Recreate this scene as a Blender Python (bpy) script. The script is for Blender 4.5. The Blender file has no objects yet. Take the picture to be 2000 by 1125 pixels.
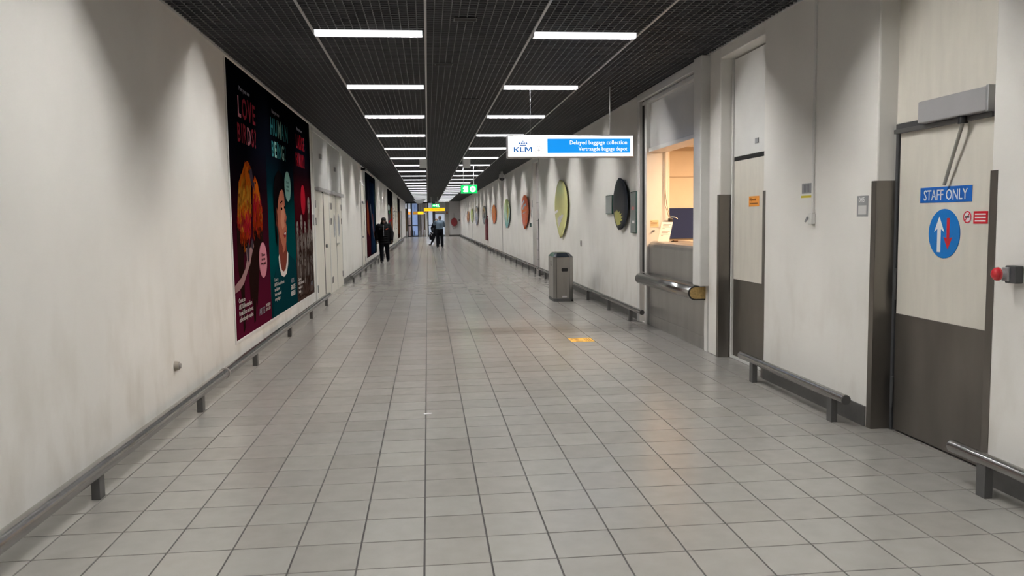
import bpy, bmesh, math, random
from mathutils import Vector, Matrix
C = bpy.context.scene.collection
sc = bpy.context.scene
PI = math.pi
random.seed(7)

# ------------------------------------------------------------ camera
CAM_H = 1.5434
def cam_axes(yaw, pitch, roll):
    cy, sy, cp, sp = math.cos(yaw), math.sin(yaw), math.cos(pitch), math.sin(pitch)
    f = Vector((sy*cp, cy*cp, -sp)); r = Vector((cy, -sy, 0)); d = f.cross(r)
    cr, sr = math.cos(roll), math.sin(roll)
    return r*cr + d*sr, d*cr - r*sr, f
r_, d_, f_ = cam_axes(.1025, .0847, .0134)
cd = bpy.data.cameras.new('camera'); cam = bpy.data.objects.new('camera', cd); C.objects.link(cam)
cam.matrix_world = Matrix(((r_.x, -d_.x, -f_.x, 0), (r_.y, -d_.y, -f_.y, 0), (r_.z, -d_.z, -f_.z, CAM_H), (0, 0, 0, 1)))
cd.sensor_width = 36; cd.lens = 1579.66/2000*36; cd.clip_start = .02; cd.clip_end = 300
sc.camera = cam

# ------------------------------------------------------------ world, light, exposure
w = bpy.data.worlds.new('world'); sc.world = w; w.use_nodes = True
w.node_tree.nodes['Background'].inputs[0].default_value = (.8, .85, 1, 1)
w.node_tree.nodes['Background'].inputs[1].default_value = 0.0
TUBE_POWER = 300.0
BOOTH_POWER = 150.0
LOBBY_POWER = 60.0         # emission of the hall lamps behind the glass
sc.view_settings.view_transform = 'Standard'; sc.view_settings.look = 'None'
sc.view_settings.exposure = 0.55; sc.view_settings.gamma = 1.0; sc.view_settings.use_curve_mapping = False
sc.cycles.use_denoising = True
sc.cycles.max_bounces = 8; sc.cycles.diffuse_bounces = 5; sc.cycles.glossy_bounces = 4
sc.cycles.sample_clamp_indirect = 6; sc.cycles.caustics_reflective = False; sc.cycles.caustics_refractive = False

# ------------------------------------------------------------ materials
def lin(c): return tuple((v/12.92 if v <= .04045 else ((v+.055)/1.055)**2.4) for v in c)
def rgb(r, g, b): return lin((r/255, g/255, b/255))
def nt(m): return m.node_tree
def mat(name, col, rough=.6, metal=0., spec=.5, noise=0., nscale=6., bump=0., bscale=60., emit=None, estr=0., stretch=None, coat=0.):
    m = bpy.data.materials.new(name); m.use_nodes = True; t = nt(m); b = t.nodes['Principled BSDF']
    b.inputs['Base Color'].default_value = (*col, 1); b.inputs['Roughness'].default_value = rough
    b.inputs['Metallic'].default_value = metal; b.inputs['Specular IOR Level'].default_value = spec
    b.inputs['Coat Weight'].default_value = coat
    if emit: b.inputs['Emission Color'].default_value = (*emit, 1); b.inputs['Emission Strength'].default_value = estr
    if noise or bump:
        tc = t.nodes.new('ShaderNodeNewGeometry'); mp = t.nodes.new('ShaderNodeMapping')
        t.links.new(tc.outputs['Position'], mp.inputs['Vector'])
        if stretch: mp.inputs['Scale'].default_value = stretch
        if noise:
            n = t.nodes.new('ShaderNodeTexNoise'); n.inputs['Scale'].default_value = nscale; n.inputs['Detail'].default_value = 4
            t.links.new(mp.outputs[0], n.inputs['Vector'])
            r = t.nodes.new('ShaderNodeMapRange'); r.inputs[1].default_value = .3; r.inputs[2].default_value = .7
            r.inputs[3].default_value = 1-noise; r.inputs[4].default_value = 1+noise*.4
            t.links.new(n.outputs[0], r.inputs[0])
            mx = t.nodes.new('ShaderNodeVectorMath'); mx.operation = 'SCALE'; mx.inputs[0].default_value = col
            t.links.new(r.outputs[0], mx.inputs['Scale']); t.links.new(mx.outputs[0], b.inputs['Base Color'])
        if bump:
            n2 = t.nodes.new('ShaderNodeTexNoise'); n2.inputs['Scale'].default_value = bscale; n2.inputs['Detail'].default_value = 5
            t.links.new(mp.outputs[0], n2.inputs['Vector'])
            bp = t.nodes.new('ShaderNodeBump'); bp.inputs['Strength'].default_value = bump; bp.inputs['Distance'].default_value = .004
            t.links.new(n2.outputs[0], bp.inputs['Height']); t.links.new(bp.outputs[0], b.inputs['Normal'])
    return m

def wall_material():
    m = mat('painted_wall', (.80, .782, .742), .45, 0, .4, noise=.06, nscale=1.3, bump=.10, bscale=5)
    t = nt(m); b = t.nodes['Principled BSDF']
    col = b.inputs['Base Color'].links[0].from_socket
    g = t.nodes.new('ShaderNodeNewGeometry'); mp = t.nodes.new('ShaderNodeMapping'); mp.inputs['Scale'].default_value = (1, 1.7, .8)
    t.links.new(g.outputs['Position'], mp.inputs[0])
    n = t.nodes.new('ShaderNodeTexNoise'); n.inputs['Scale'].default_value = 2.2; n.inputs['Detail'].default_value = 6
    t.links.new(mp.outputs[0], n.inputs['Vector'])
    sx = t.nodes.new('ShaderNodeSeparateXYZ'); t.links.new(g.outputs['Position'], sx.inputs[0])
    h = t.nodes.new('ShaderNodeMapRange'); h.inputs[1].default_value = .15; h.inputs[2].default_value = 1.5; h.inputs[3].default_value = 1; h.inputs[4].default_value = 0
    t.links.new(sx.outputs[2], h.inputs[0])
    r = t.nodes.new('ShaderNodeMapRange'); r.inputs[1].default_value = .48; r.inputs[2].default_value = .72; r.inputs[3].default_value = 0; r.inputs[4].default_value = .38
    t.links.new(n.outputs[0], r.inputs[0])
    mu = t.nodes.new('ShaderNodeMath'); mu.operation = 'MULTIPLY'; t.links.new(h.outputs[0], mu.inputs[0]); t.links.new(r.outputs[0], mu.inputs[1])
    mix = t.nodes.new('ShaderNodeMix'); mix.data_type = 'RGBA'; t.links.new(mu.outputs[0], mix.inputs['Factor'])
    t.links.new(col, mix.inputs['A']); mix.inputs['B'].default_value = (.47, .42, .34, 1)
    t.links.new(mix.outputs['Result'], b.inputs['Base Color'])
    return m

def floor_material(bumpy=True):
    m = bpy.data.materials.new('floor_tile' if bumpy else 'floor_tile_worn'); m.use_nodes = True; t = nt(m); b = t.nodes['Principled BSDF']
    g = t.nodes.new('ShaderNodeNewGeometry')
    ad = t.nodes.new('ShaderNodeVectorMath'); ad.operation = 'ADD'; ad.inputs[1].default_value = (.0478, -.2125, 0)
    t.links.new(g.outputs['Position'], ad.inputs[0])
    sn = t.nodes.new('ShaderNodeVectorMath'); sn.operation = 'DIVIDE'; sn.inputs[1].default_value = (.302, .302, 10)
    t.links.new(ad.outputs[0], sn.inputs[0])
    fl = t.nodes.new('ShaderNodeVectorMath'); fl.operation = 'FLOOR'; t.links.new(sn.outputs[0], fl.inputs[0])
    wn = t.nodes.new('ShaderNodeTexWhiteNoise'); wn.noise_dimensions = '2D'; t.links.new(fl.outputs[0], wn.inputs['Vector'])
    rp = t.nodes.new('ShaderNodeValToRGB'); e = rp.color_ramp.elements
    e[0].color = (.305, .290, .268, 1); e[1].color = (.350, .335, .311, 1); e.new(.4).color = (.33, .313, .291, 1); e.new(.7).color = (.322, .31, .291, 1)
    t.links.new(wn.outputs['Value'], rp.inputs[0])
    n = t.nodes.new('ShaderNodeTexNoise'); n.inputs['Scale'].default_value = 9; n.inputs['Detail'].default_value = 6
    t.links.new(g.outputs['Position'], n.inputs['Vector'])
    r = t.nodes.new('ShaderNodeMapRange'); r.inputs[1].default_value = .3; r.inputs[2].default_value = .7; r.inputs[3].default_value = .955; r.inputs[4].default_value = 1.03
    t.links.new(n.outputs[0], r.inputs[0])
    mx = t.nodes.new('ShaderNodeVectorMath'); mx.operation = 'SCALE'; t.links.new(rp.outputs[0], mx.inputs[0]); t.links.new(r.outputs[0], mx.inputs['Scale'])
    t.links.new(mx.outputs[0], b.inputs['Base Color'])
    rr = t.nodes.new('ShaderNodeMapRange'); rr.inputs[1].default_value = .3; rr.inputs[2].default_value = .7; rr.inputs[3].default_value = .225; rr.inputs[4].default_value = .265
    t.links.new(n.outputs[0], rr.inputs[0]); t.links.new(rr.outputs[0], b.inputs['Roughness'])
    b.inputs['Specular IOR Level'].default_value = .6
    mp = t.nodes.new('ShaderNodeMapping'); mp.inputs['Scale'].default_value = (1, 2.0, 1); t.links.new(g.outputs['Position'], mp.inputs[0])
    n2 = t.nodes.new('ShaderNodeTexNoise'); n2.inputs['Scale'].default_value = 16; n2.inputs['Detail'].default_value = 3
    t.links.new(mp.outputs[0], n2.inputs['Vector'])
    bp = t.nodes.new('ShaderNodeBump'); bp.inputs['Strength'].default_value = .08; bp.inputs['Distance'].default_value = .002
    t.links.new(n2.outputs[0], bp.inputs['Height'])
    if bumpy: t.links.new(bp.outputs[0], b.inputs['Normal'])
    else: rr.inputs[3].default_value = .21; rr.inputs[4].default_value = .215
    return m

def glass_material(name, col=(1, 1, 1)):
    m = bpy.data.materials.new(name); m.use_nodes = True; t = nt(m); t.nodes.clear()
    o = t.nodes.new('ShaderNodeOutputMaterial'); tr = t.nodes.new('ShaderNodeBsdfTransparent'); tr.inputs[0].default_value = (*col, 1)
    gl = t.nodes.new('ShaderNodeBsdfGlossy'); gl.inputs['Roughness'].default_value = .05
    fr = t.nodes.new('ShaderNodeFresnel'); fr.inputs[0].default_value = 1.5; mx = t.nodes.new('ShaderNodeMixShader')
    t.links.new(fr.outputs[0], mx.inputs[0]); t.links.new(tr.outputs[0], mx.inputs[1]); t.links.new(gl.outputs[0], mx.inputs[2]); t.links.new(mx.outputs[0], o.inputs[0])
    return m

def gradient_mat(name, stops, z0, z1, rough=.5):
    """printed colour that runs from the foot to the head of a poster panel"""
    m = bpy.data.materials.new(name); m.use_nodes = True; t = nt(m); b = t.nodes['Principled BSDF']
    g = t.nodes.new('ShaderNodeNewGeometry'); s = t.nodes.new('ShaderNodeSeparateXYZ'); t.links.new(g.outputs['Position'], s.inputs[0])
    r = t.nodes.new('ShaderNodeMapRange'); r.inputs[1].default_value = z0; r.inputs[2].default_value = z1; t.links.new(s.outputs[2], r.inputs[0])
    cr = t.nodes.new('ShaderNodeValToRGB'); e = cr.color_ramp.elements
    e[0].position = stops[0][0]; e[0].color = (*stops[0][1], 1); e[1].position = stops[-1][0]; e[1].color = (*stops[-1][1], 1)
    for p, c in stops[1:-1]: e.new(p).color = (*c, 1)
    if 'poster' in name:
        for q in e: q.color = (q.color[0]*.55, q.color[1]*.55, q.color[2]*.55, 1)
    t.links.new(r.outputs[0], cr.inputs[0]); t.links.new(cr.outputs[0], b.inputs['Base Color']); b.inputs['Roughness'].default_value = rough; b.inputs['Specular IOR Level'].default_value = 0
    return m

M = {}
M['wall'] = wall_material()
M['white'] = mat('white_paint', (.72, .715, .69), .4, noise=.05, nscale=3)
M['transom'] = mat('grey_white_panel', (.60, .595, .58), .35, noise=.06, nscale=3)
M['door_white'] = mat('door_laminate', (.70, .665, .59), .38, noise=.07, nscale=4, stretch=(1, 3, .6))
M['tile'] = floor_material()
M['tile_far'] = floor_material(False)
M['grout'] = mat('grout', (.085, .08, .078), .85, noise=.2, nscale=4)
M['steel'] = mat('brushed_steel', (.47, .46, .445), .33, .92, noise=.12, nscale=5, stretch=(1, 1, .15))
M['steel_dark'] = mat('kick_plate_steel', (.25, .232, .212), .38, .9, noise=.2, nscale=3, stretch=(1, 1, .3), bump=.05, bscale=30)
M['steel_rail'] = mat('rail_steel', (.40, .395, .385), .24, .95, noise=.08, nscale=3, stretch=(1, .2, 1))
M['post'] = mat('rail_post_grey', (.15, .15, .148), .5, .6, noise=.1)
M['skirt'] = mat('skirting_grey', (.11, .108, .104), .5, .2, noise=.15, nscale=7)
M['grid'] = mat('ceiling_grid_black', (.072, .075, .080), .55, .0)
M['tbar'] = mat('ceiling_rail_grey', (.42, .42, .42), .45, .3)
M['void'] = mat('ceiling_void_black', (.012, .012, .013), .9)
M['alu'] = mat('aluminium_housing', (.45, .46, .47), .4, .6)
M['reflector'] = mat('lamp_reflector_white', (.72, .75, .8), .3)
M['tube'] = mat('fluorescent_tube', (.9, .9, .9), .4, emit=(1, .982, .955), estr=TUBE_POWER)
M['skirt_glow'] = mat('lamp_skirt_glow', (.85, .87, .9), .5, emit=(.97, .98, 1.0), estr=.70)  # self-glowing face of the added lamp skirts
M['black'] = mat('black_plastic', (.015, .015, .016), .35)
M['blackgap'] = mat('shadow_gap_black', (.012, .012, .012), .8)
M['darkgrey'] = mat('dark_grey_plastic', (.06, .062, .066), .4)
M['grey'] = mat('mid_grey_plastic', (.27, .275, .28), .45)
M['closer'] = mat('closer_silver_grey', (.36, .355, .36), .45, .1, noise=.05)
M['arm'] = mat('arm_beige_grey', (.33, .32, .29), .4, .4)
M['wood'] = mat('raw_chipboard', (.46, .31, .115), .75, noise=.3, nscale=40, bump=.4, bscale=120)
M['inner'] = mat('booth_cream_wall', (.75, .68, .58), .6, noise=.03)
M['navy'] = mat('navy_board_felt', (.014, .030, .115), .85, noise=.1, nscale=60)
M['paper'] = mat('white_paper', (.78, .77, .80), .7)
M['cream_paper'] = mat('cream_paper', (.72, .58, .36), .7)
M['ink'] = mat('grey_ink', (.17, .17, .19), .7)
M['blackink'] = mat('black_ink', (.02, .02, .02), .6)
M['whiteink'] = mat('white_ink', (.8, .8, .8), .5)
M['signblue'] = mat('sign_blue', rgb(20, 100, 190), .4)
M['roundblue'] = mat('round_sign_blue', rgb(10, 118, 200), .4)
M['signred'] = mat('sign_red', rgb(205, 25, 45), .4)
M['arrowred'] = mat('arrow_red', rgb(205, 40, 50), .4)
M['buttonred'] = mat('button_red', (.55, .01, .02), .25, coat=.5)
M['orange_label'] = mat('orange_label', rgb(236, 156, 62), .5)
M['brownink'] = mat('brown_ink', rgb(120, 70, 30), .5)
M['yellow'] = mat('yellow_strip', rgb(214, 196, 50), .5)
M['sticker'] = mat('floor_sticker_yellow', rgb(255, 205, 90), .4, noise=.08, nscale=20)
M['stickerink'] = mat('floor_sticker_ink', rgb(150, 105, 45), .5)
M['backlit_white'] = mat('backlit_white', (.9, .9, .9), .5, emit=(1, .97, .98), estr=.80)
M['backlit_blue'] = mat('backlit_blue', (.02, .2, .6), .5, emit=rgb(0, 150, 240), estr=.66)
M['logo_blue'] = mat('backlit_logo_blue', (.0, .1, .3), .5, emit=rgb(0, 105, 185), estr=.5)
M['logo_grey'] = mat('backlit_logo_grey', (.3, .3, .3), .5, emit=(.5, .49, .5), estr=.6)
M['exit_green'] = mat('backlit_exit_green', (.0, .4, .1), .5, emit=rgb(10, 220, 105), estr=.70)
M['exit_white'] = mat('backlit_exit_white', (.9, .9, .9), .5, emit=(.9, 1, .93), estr=.9)
M['sign_yellow'] = mat('backlit_yellow', (.8, .5, .0), .5, emit=rgb(255, 185, 25), estr=.72)
M['sign_orange'] = mat('backlit_orange', (.8, .4, .1), .5, emit=rgb(250, 150, 40), estr=.85)
M['bin'] = mat('bin_steel', (.40, .385, .36), .36, .85, noise=.12, nscale=12, stretch=(1, 1, .1))
M['bin_lid'] = mat('bin_lid_polished', (.045, .055, .07), .22, .5)
M['hose_red'] = mat('hose_reel_red', (.20, .012, .018), .4)
M['oxblood'] = mat('oxblood_metal', (.13, .02, .028), .45, noise=.1)
M['glass'] = glass_material('clear_glass', (.93, .96, 1))
M['blueglass'] = glass_material('blue_tinted_glass', (.66, .76, .95))
M['plaque'] = mat('plaque_glass_grey', (.24, .27, .26), .12, 0, .6)
M['plaque_edge'] = mat('plaque_glass_edge', (.02, .075, .06), .15)
M['mullion'] = mat('mullion_dark', (.022, .025, .03), .4)
M['bulkhead'] = mat('bulkhead_brown', (.13, .11, .09), .6, noise=.1)
M['lobby_white'] = mat('lobby_wall_white', (.66, .66, .68), .6, noise=.06, nscale=1)
M['brown'] = mat('brown_wood_panel', (.16, .11, .06), .5, noise=.2, nscale=8, stretch=(1, 1, .2))
M['column'] = mat('column_taupe', (.34, .32, .30), .55, noise=.06)
M['skin_dark'] = mat('skin_dark', (.10, .055, .04), .55)
M['skin'] = mat('skin', (.42, .24, .17), .55)
M['hair_dark'] = mat('dark_hair', (.012, .010, .009), .6)
M['hair_grey'] = mat('cropped_grey_brown_hair', (.17, .12, .09), .7)
M['puffer'] = mat('black_puffer_nylon', (.004, .0045, .006), .6, 0, .15, noise=.2, nscale=20)
M['cloth_black'] = mat('black_cloth', (.005, .006, .009), .8, 0, .15)
M['cloth_blue'] = mat('grey_blue_knit', (.13, .185, .25), .85, noise=.1, nscale=30)
M['shoe'] = mat('dark_shoe_leather', (.012, .012, .013), .4)
M['strap_grey'] = mat('pale_grey_strap', (.35, .38, .42), .6)
M['lampwarm'] = mat('booth_lamp_diffuser', (.9, .8, .6), .5, emit=(1, .74, .48), estr=5.0)

# ------------------------------------------------------------ mesh helpers
class MB:
    def __init__(s): s.v = []; s.f = []; s.m = []; s.sm = []
    def add(s, vs, fs, mi=0, smooth=False):
        o = len(s.v); s.v += [tuple(p) for p in vs]
        for f in fs: s.f.append(tuple(i+o for i in f)); s.m.append(mi); s.sm.append(smooth)
    def box(s, x0, x1, y0, y1, z0, z1, mi=0):
        x0, x1 = sorted((x0, x1)); y0, y1 = sorted((y0, y1)); z0, z1 = sorted((z0, z1))
        s.add([(x0,y0,z0),(x1,y0,z0),(x1,y1,z0),(x0,y1,z0),(x0,y0,z1),(x1,y0,z1),(x1,y1,z1),(x0,y1,z1)],
              [(0,3,2,1),(4,5,6,7),(0,1,5,4),(1,2,6,5),(2,3,7,6),(3,0,4,7)], mi); return s
    def cyl(s, a, b, r0, r1=None, n=16, mi=0, caps=True):
        a, b = Vector(a), Vector(b); r1 = r0 if r1 is None else r1
        q = (b-a).to_track_quat('Z', 'Y'); vs = []
        for p, r in ((a, r0), (b, r1)):
            for i in range(n):
                t = 2*PI*i/n; vs.append(p + q @ Vector((r*math.cos(t), r*math.sin(t), 0)))
        s.add(vs, [(i, (i+1) % n, n+(i+1) % n, n+i) for i in range(n)], mi, True)
        if caps: s.add(vs, [tuple(range(n-1, -1, -1)), tuple(range(n, 2*n))], mi)
        return s
    def tube(s, pts, r, n=8, mi=0):
        for a, b in zip(pts[:-1], pts[1:]): s.cyl(a, b, r, n=n, mi=mi)
        return s
    def prism(s, poly, a0, a1, axis='z', mi=0):
        """poly: list of 2D points; extruded along axis from a0 to a1"""
        def P(u, v, w): return {'z': (u, v, w), 'y': (u, w, v), 'x': (w, u, v)}[axis]
        n = len(poly); vs = [P(u, v, a0) for u, v in poly] + [P(u, v, a1) for u, v in poly]
        s.add(vs, [tuple(range(n))[::-1], tuple(range(n, 2*n))] + [(i, (i+1) % n, n+(i+1) % n, n+i) for i in range(n)], mi); return s
    def flat(s, poly, x, axis='x', mi=0, th=.0008):
        return s.prism(poly, x, x+th, axis, mi)
    def build(s, name, mats, parent=None, bevel=0, seg=2, smooth=False):
        me = bpy.data.meshes.new(name); me.from_pydata(s.v, [], s.f); me.update()
        if not isinstance(mats, (list, tuple)): mats = [mats]
        for m in mats: me.materials.append(m)
        for p, mi, sm in zip(me.polygons, s.m, s.sm): p.material_index = mi; p.use_smooth = sm or smooth
        bm = bmesh.new(); bm.from_mesh(me); bmesh.ops.recalc_face_normals(bm, faces=bm.faces); bm.to_mesh(me); bm.free()
        o = bpy.data.objects.new(name, me); C.objects.link(o)
        if parent is not None:
            o.parent = parent
            if parent.location.length or parent.rotation_euler.z: o.matrix_parent_inverse = local_inv(parent)
        if bevel:
            b = o.modifiers.new('bevel', 'BEVEL'); b.width = bevel; b.segments = seg; b.limit_method = 'ANGLE'
        return o
def local_inv(p):
    m = Matrix.LocRotScale(p.location, p.rotation_euler, p.scale)
    if p.parent: m = Matrix.LocRotScale(p.parent.location, p.parent.rotation_euler, p.parent.scale) @ p.matrix_parent_inverse @ m
    return m.inverted()
def tag(o, label=None, cat=None, group=None, kind=None):
    if label: o['label'] = label
    if cat: o['category'] = cat
    if group: o['group'] = group
    if kind: o['kind'] = kind
    return o
def thing(name, label, cat, loc=(0, 0, 0), group=None):
    o = bpy.data.objects.new(name, None); o.empty_display_size = .1; C.objects.link(o); o.location = loc
    return tag(o, label, cat, group)
def dup(root, loc, label=None, group=None):
    def cp(o, par):
        c = o.copy(); C.objects.link(c); c.parent = par
        for ch in kids.get(o.name, []): cp(ch, c)
        return c
    kids = {}
    def walk(o):
        for ch in o.children: kids.setdefault(o.name, []).append(ch); walk(ch)
    walk(root); r = cp(root, None); r.location = loc
    if label: r['label'] = label
    if group: r['group'] = group
    return r
def struct(o): o['kind'] = 'structure'; return o

def text_mesh(txt, size, xs=1., align='LEFT', bold=0., extrude=.0006, shear=0., spc=1.):
    cu = bpy.data.curves.new('t', 'FONT'); cu.body = txt; cu.size = size; cu.align_x = align; cu.offset = bold; cu.extrude = extrude
    cu.resolution_u = 2; cu.space_line = .95; cu.space_character = spc; cu.shear = shear
    o = bpy.data.objects.new('t', cu); C.objects.link(o); bpy.context.view_layer.update()
    me = bpy.data.meshes.new_from_object(o.evaluated_get(bpy.context.evaluated_depsgraph_get()))
    vs = [(v.co.x*xs, v.co.y, v.co.z) for v in me.vertices]; fs = [tuple(p.vertices) for p in me.polygons]
    bpy.data.objects.remove(o); bpy.data.curves.remove(cu); bpy.data.meshes.remove(me)
    return vs, fs
def text_on(mb, txt, size, org, face, mi=0, **k):
    """face: direction a reader looks at the text FROM: '-y' text on a face turned to -Y, '+x' on the left wall, '-x' on the right wall, 'z' on the floor"""
    vs, fs = text_mesh(txt, size, **k)
    X, Y, Z = {'-y': (Vector((1,0,0)), Vector((0,0,1)), Vector((0,-1,0))), '+x': (Vector((0,1,0)), Vector((0,0,1)), Vector((1,0,0))),
               '-x': (Vector((0,-1,0)), Vector((0,0,1)), Vector((-1,0,0))), 'z': (Vector((1,0,0)), Vector((0,1,0)), Vector((0,0,1)))}[face]
    o = Vector(org); mb.add([o + X*v[0] + Y*v[1] + Z*v[2] for v in vs], fs, mi)
def oval(cu, cv, ru, rv, n=28, rot=0., a0=0., a1=2*PI):
    full = abs(a1-a0-2*PI) < 1e-6; k = n if full else n+1
    out = []
    for i in range(k):
        t = a0 + (a1-a0)*i/n; x, y = ru*math.cos(t), rv*math.sin(t)
        out.append((cu + x*math.cos(rot)-y*math.sin(rot), cv + x*math.sin(rot)+y*math.cos(rot)))
    return out

# ------------------------------------------------------------ dimensions of the corridor
XL, XR, CZ = -2.10, 3.15, 3.333
Y0, Y1 = -9.0, 78.3
S = .302; TX, TY = -.0478, .2125
LY0, LDY = 7.944, 3.1035
COLX = [XL, -1.030, .019, 1.048, 2.098, XR]

# ------------------------------------------------------------ floor: bed, tiles one by one near by, the rest joined
fl = MB(); fl.box(XL-.3, XR+4, Y0, 90, -.12, -.006)
floor = struct(fl.build('floor', M['grout']))
def tile_mesh(mb, x0, x1, y0, y1, lift=0.):
    g, b = .0038, .0008; x0 += g; x1 -= g; y0 += g; y1 -= g; t = lift
    vs = [(x0,y0,-.008),(x1,y0,-.008),(x1,y1,-.008),(x0,y1,-.008),(x0,y0,-.0030+t),(x1,y0,-.0030+t),(x1,y1,-.0030+t),(x0,y1,-.0030+t),
          (x0+b,y0+b,t),(x1-b,y0+b,t),(x1-b,y1-b,t),(x0+b,y1-b,t)]
    mb.add(vs, [(0,1,5,4),(1,2,6,5),(2,3,7,6),(3,0,4,7),(4,5,9,8),(5,6,10,9),(6,7,11,10),(7,4,8,11),(8,9,10,11)])
cols = range(math.floor((XL-TX)/S), math.floor((XR+.15-TX)/S)+1)
nearest = []
for j in range(10, 27):
    for i in cols:
        x0 = max(TX+i*S, XL); x1 = TX+(i+1)*S
        if x1-x0 > .05: nearest.append((i, j, x0, x1))
nearest = [t for t in nearest if TX+t[0]*S < XR+.14][:300]
one = MB(); tile_mesh(one, 0, S, 0, S); proto = one.build('tile', M['tile'], floor); proto_used = False
for i, j, x0, x1 in nearest:
    if x1-x0 < S-.001:
        p = MB(); tile_mesh(p, 0, x1-x0, 0, S); o = p.build('tile', M['tile'], floor)
    elif not proto_used: o = proto; proto_used = True
    else: o = proto.copy(); C.objects.link(o); o.parent = floor
    o.location = (x0, TY+j*S, random.uniform(-.0006, 0))
done = {(i, j) for i, j, _, _ in nearest}
rest = MB()
for j in range(math.floor((Y0-TY)/S), math.ceil((84-TY)/S)):
    for i in cols:
        if (i, j) in done: continue
        x0 = max(TX+i*S, XL); x1 = TX+(i+1)*S
        if x1-x0 > .02: tile_mesh(rest, x0, x1, TY+j*S, TY+(j+1)*S, random.uniform(-.0003, 0))
tag(rest.build('far_tiles', M['tile_far'], floor), kind='stuff')

# ------------------------------------------------------------ ceiling: void slab, grid panels, T-rails
cb = MB(); cb.box(XL-.3, XR+.3, Y0, Y1+.1, 3.80, 3.95)
ceiling = struct(cb.build('ceiling', M['void']))
def grid_panel(wid, length):
    mb = MB(); n = 14; c = wid/n; t = .0035; h0, h1 = CZ, CZ+.034
    for k in range(n+1): mb.box(k*c-t, k*c+t, 0, length, h0, h1)
    m = round(length/.0737); d = length/m
    for k in range(m+1): mb.box(0, wid, k*d-t*1.5, k*d+t*1.5, h0-.001, h1-.012)
    return mb
SLOT = .17
plain = {}; npan = 0
k0 = math.floor((Y0-LY0)/LDY)
panels = []
for ci in range(5):
    wid = COLX[ci+1]-COLX[ci]; lampcol = ci in (1, 3); half = (LDY-(SLOT if lampcol else 0))/2
    for k in range(-5, 23):
        base = LY0+k*LDY+(SLOT/2 if lampcol else 0)
        for q in range(2):
            y = base+q*half
            if y+half > Y1+.5: continue
            panels.append((math.hypot(y, 1), ci, wid, half, y))
panels.sort()
for r, ci, wid, half, y in panels[:300]:
    key = (round(wid, 3), round(half, 3))
    if key not in plain:
        o = grid_panel(wid-.008, half-.006).build('ceiling_panel', M['grid'], ceiling); plain[key] = o
    else:
        o = plain[key].copy(); C.objects.link(o); o.parent = ceiling
    o.location = (COLX[ci]+.004, y+.003, 0)
tb = MB()
for x in COLX[1:5]: tb.box(x-.011, x+.011, Y0, Y1, CZ-.006, CZ+.045)
for x in (XL+.012, XR-.012): tb.box(x-.012, x+.012, Y0, Y1, CZ-.004, CZ+.05)
struct(tb.build('trim_1', M['tbar']))['label'] = 'grey rails of the ceiling grid'
# missing cells: dark openings with small black grilles let into the grid
def ceiling_vent(x, y, wx, wy, label):
    t = thing('ceiling_vent', label, 'vent', (x, y, CZ-.012))
    mb = MB(); mb.box(x-wx/2, x+wx/2, y-wy/2, y+wy/2, CZ-.006, CZ+.004); mb.build('plate', M['blackgap'], t)
    m2 = MB()
    for s in (-1, 1): m2.box(x-wx/2, x+wx/2, y+s*wy/2-.004, y+s*wy/2+.004, CZ-.010, CZ-.002); m2.box(x+s*wx/2-.004, x+s*wx/2+.004, y-wy/2, y+wy/2, CZ-.010, CZ-.002)
    m2.build('frame', M['grid'], t)
ceiling_vent(.375, 7.40, .20, .11, 'black vent in the middle ceiling strip, nearest of the three')
ceiling_vent(.225, 9.50, .20, .11, 'black vent in the middle ceiling strip, second nearest')
ceiling_vent(.66, 12.2, .26, .12, 'black vent in the middle ceiling strip, beyond the second lamp row')

# ------------------------------------------------------------ walls
NARROW = (22.95, 24.15)
wl = MB(); wl.box(XL-.25, XL, Y0, 63.9, 0, 3.80); wl.box(XL-.25, XL, 66.5, Y1, 2.7, 3.80)
wl.box(XL-.25, XL, 66.5, Y1, 0, 2.7)
wl.box(XL-.25, XL, 63.9, 66.5, 2.35, 3.80)
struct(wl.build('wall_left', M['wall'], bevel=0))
wr = MB()
D3 = (4.27, 5.44); D2 = (7.38, 8.53); BO = (8.86, 11.80)
wr.box(XR, XR+.3, Y0, D3[0], 0, 3.8); wr.box(XR, XR+.3, D3[1], D2[0], 0, 3.8); wr.box(XR, XR+.3, D2[1], BO[0], 0, 3.8)
wr.box(XR, XR+.3, BO[1], NARROW[0], 0, 3.8); wr.box(XR, XR+.3, NARROW[1], Y1, 0, 3.8)
wr.box(XR, XR+.3, D3[0], D3[1], 3.22, 3.8); wr.box(XR, XR+.3, D2[0], D2[1], 3.22, 3.8); wr.box(XR, XR+.3, BO[0], BO[1], 3.30, 3.8)
wr.box(XR, XR+.3, NARROW[0], NARROW[1], 3.2, 3.8)
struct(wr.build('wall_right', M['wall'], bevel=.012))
wb = MB(); wb.box(XL-.25, XR+.3, Y0-.2, Y0, 0, 3.8)
struct(wb.build('wall_back', M['wall']))

# skirting
def skirt(name, side, segs):
    mb = MB()
    for a, b, h in segs:
        if side == 'r': mb.box(XR-.012, XR, a, b, 0, h)
        else: mb.box(XL, XL+.012, a, b, 0, h)
    return struct(mb.build(name, M['skirt'], bevel=.002))
skirt('baseboard_right', 'r', [(Y0, D3[0]-.06, .13), (D3[1]+.07, D2[0]-.06, .15), (BO[1]+.03, NARROW[0], .15), (NARROW[1], Y1, .15)])
skirt('baseboard_left', 'l', [(Y0, 15.3, .045), (20.3, 63.9, .13), (66.5, Y1, .13)])

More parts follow.
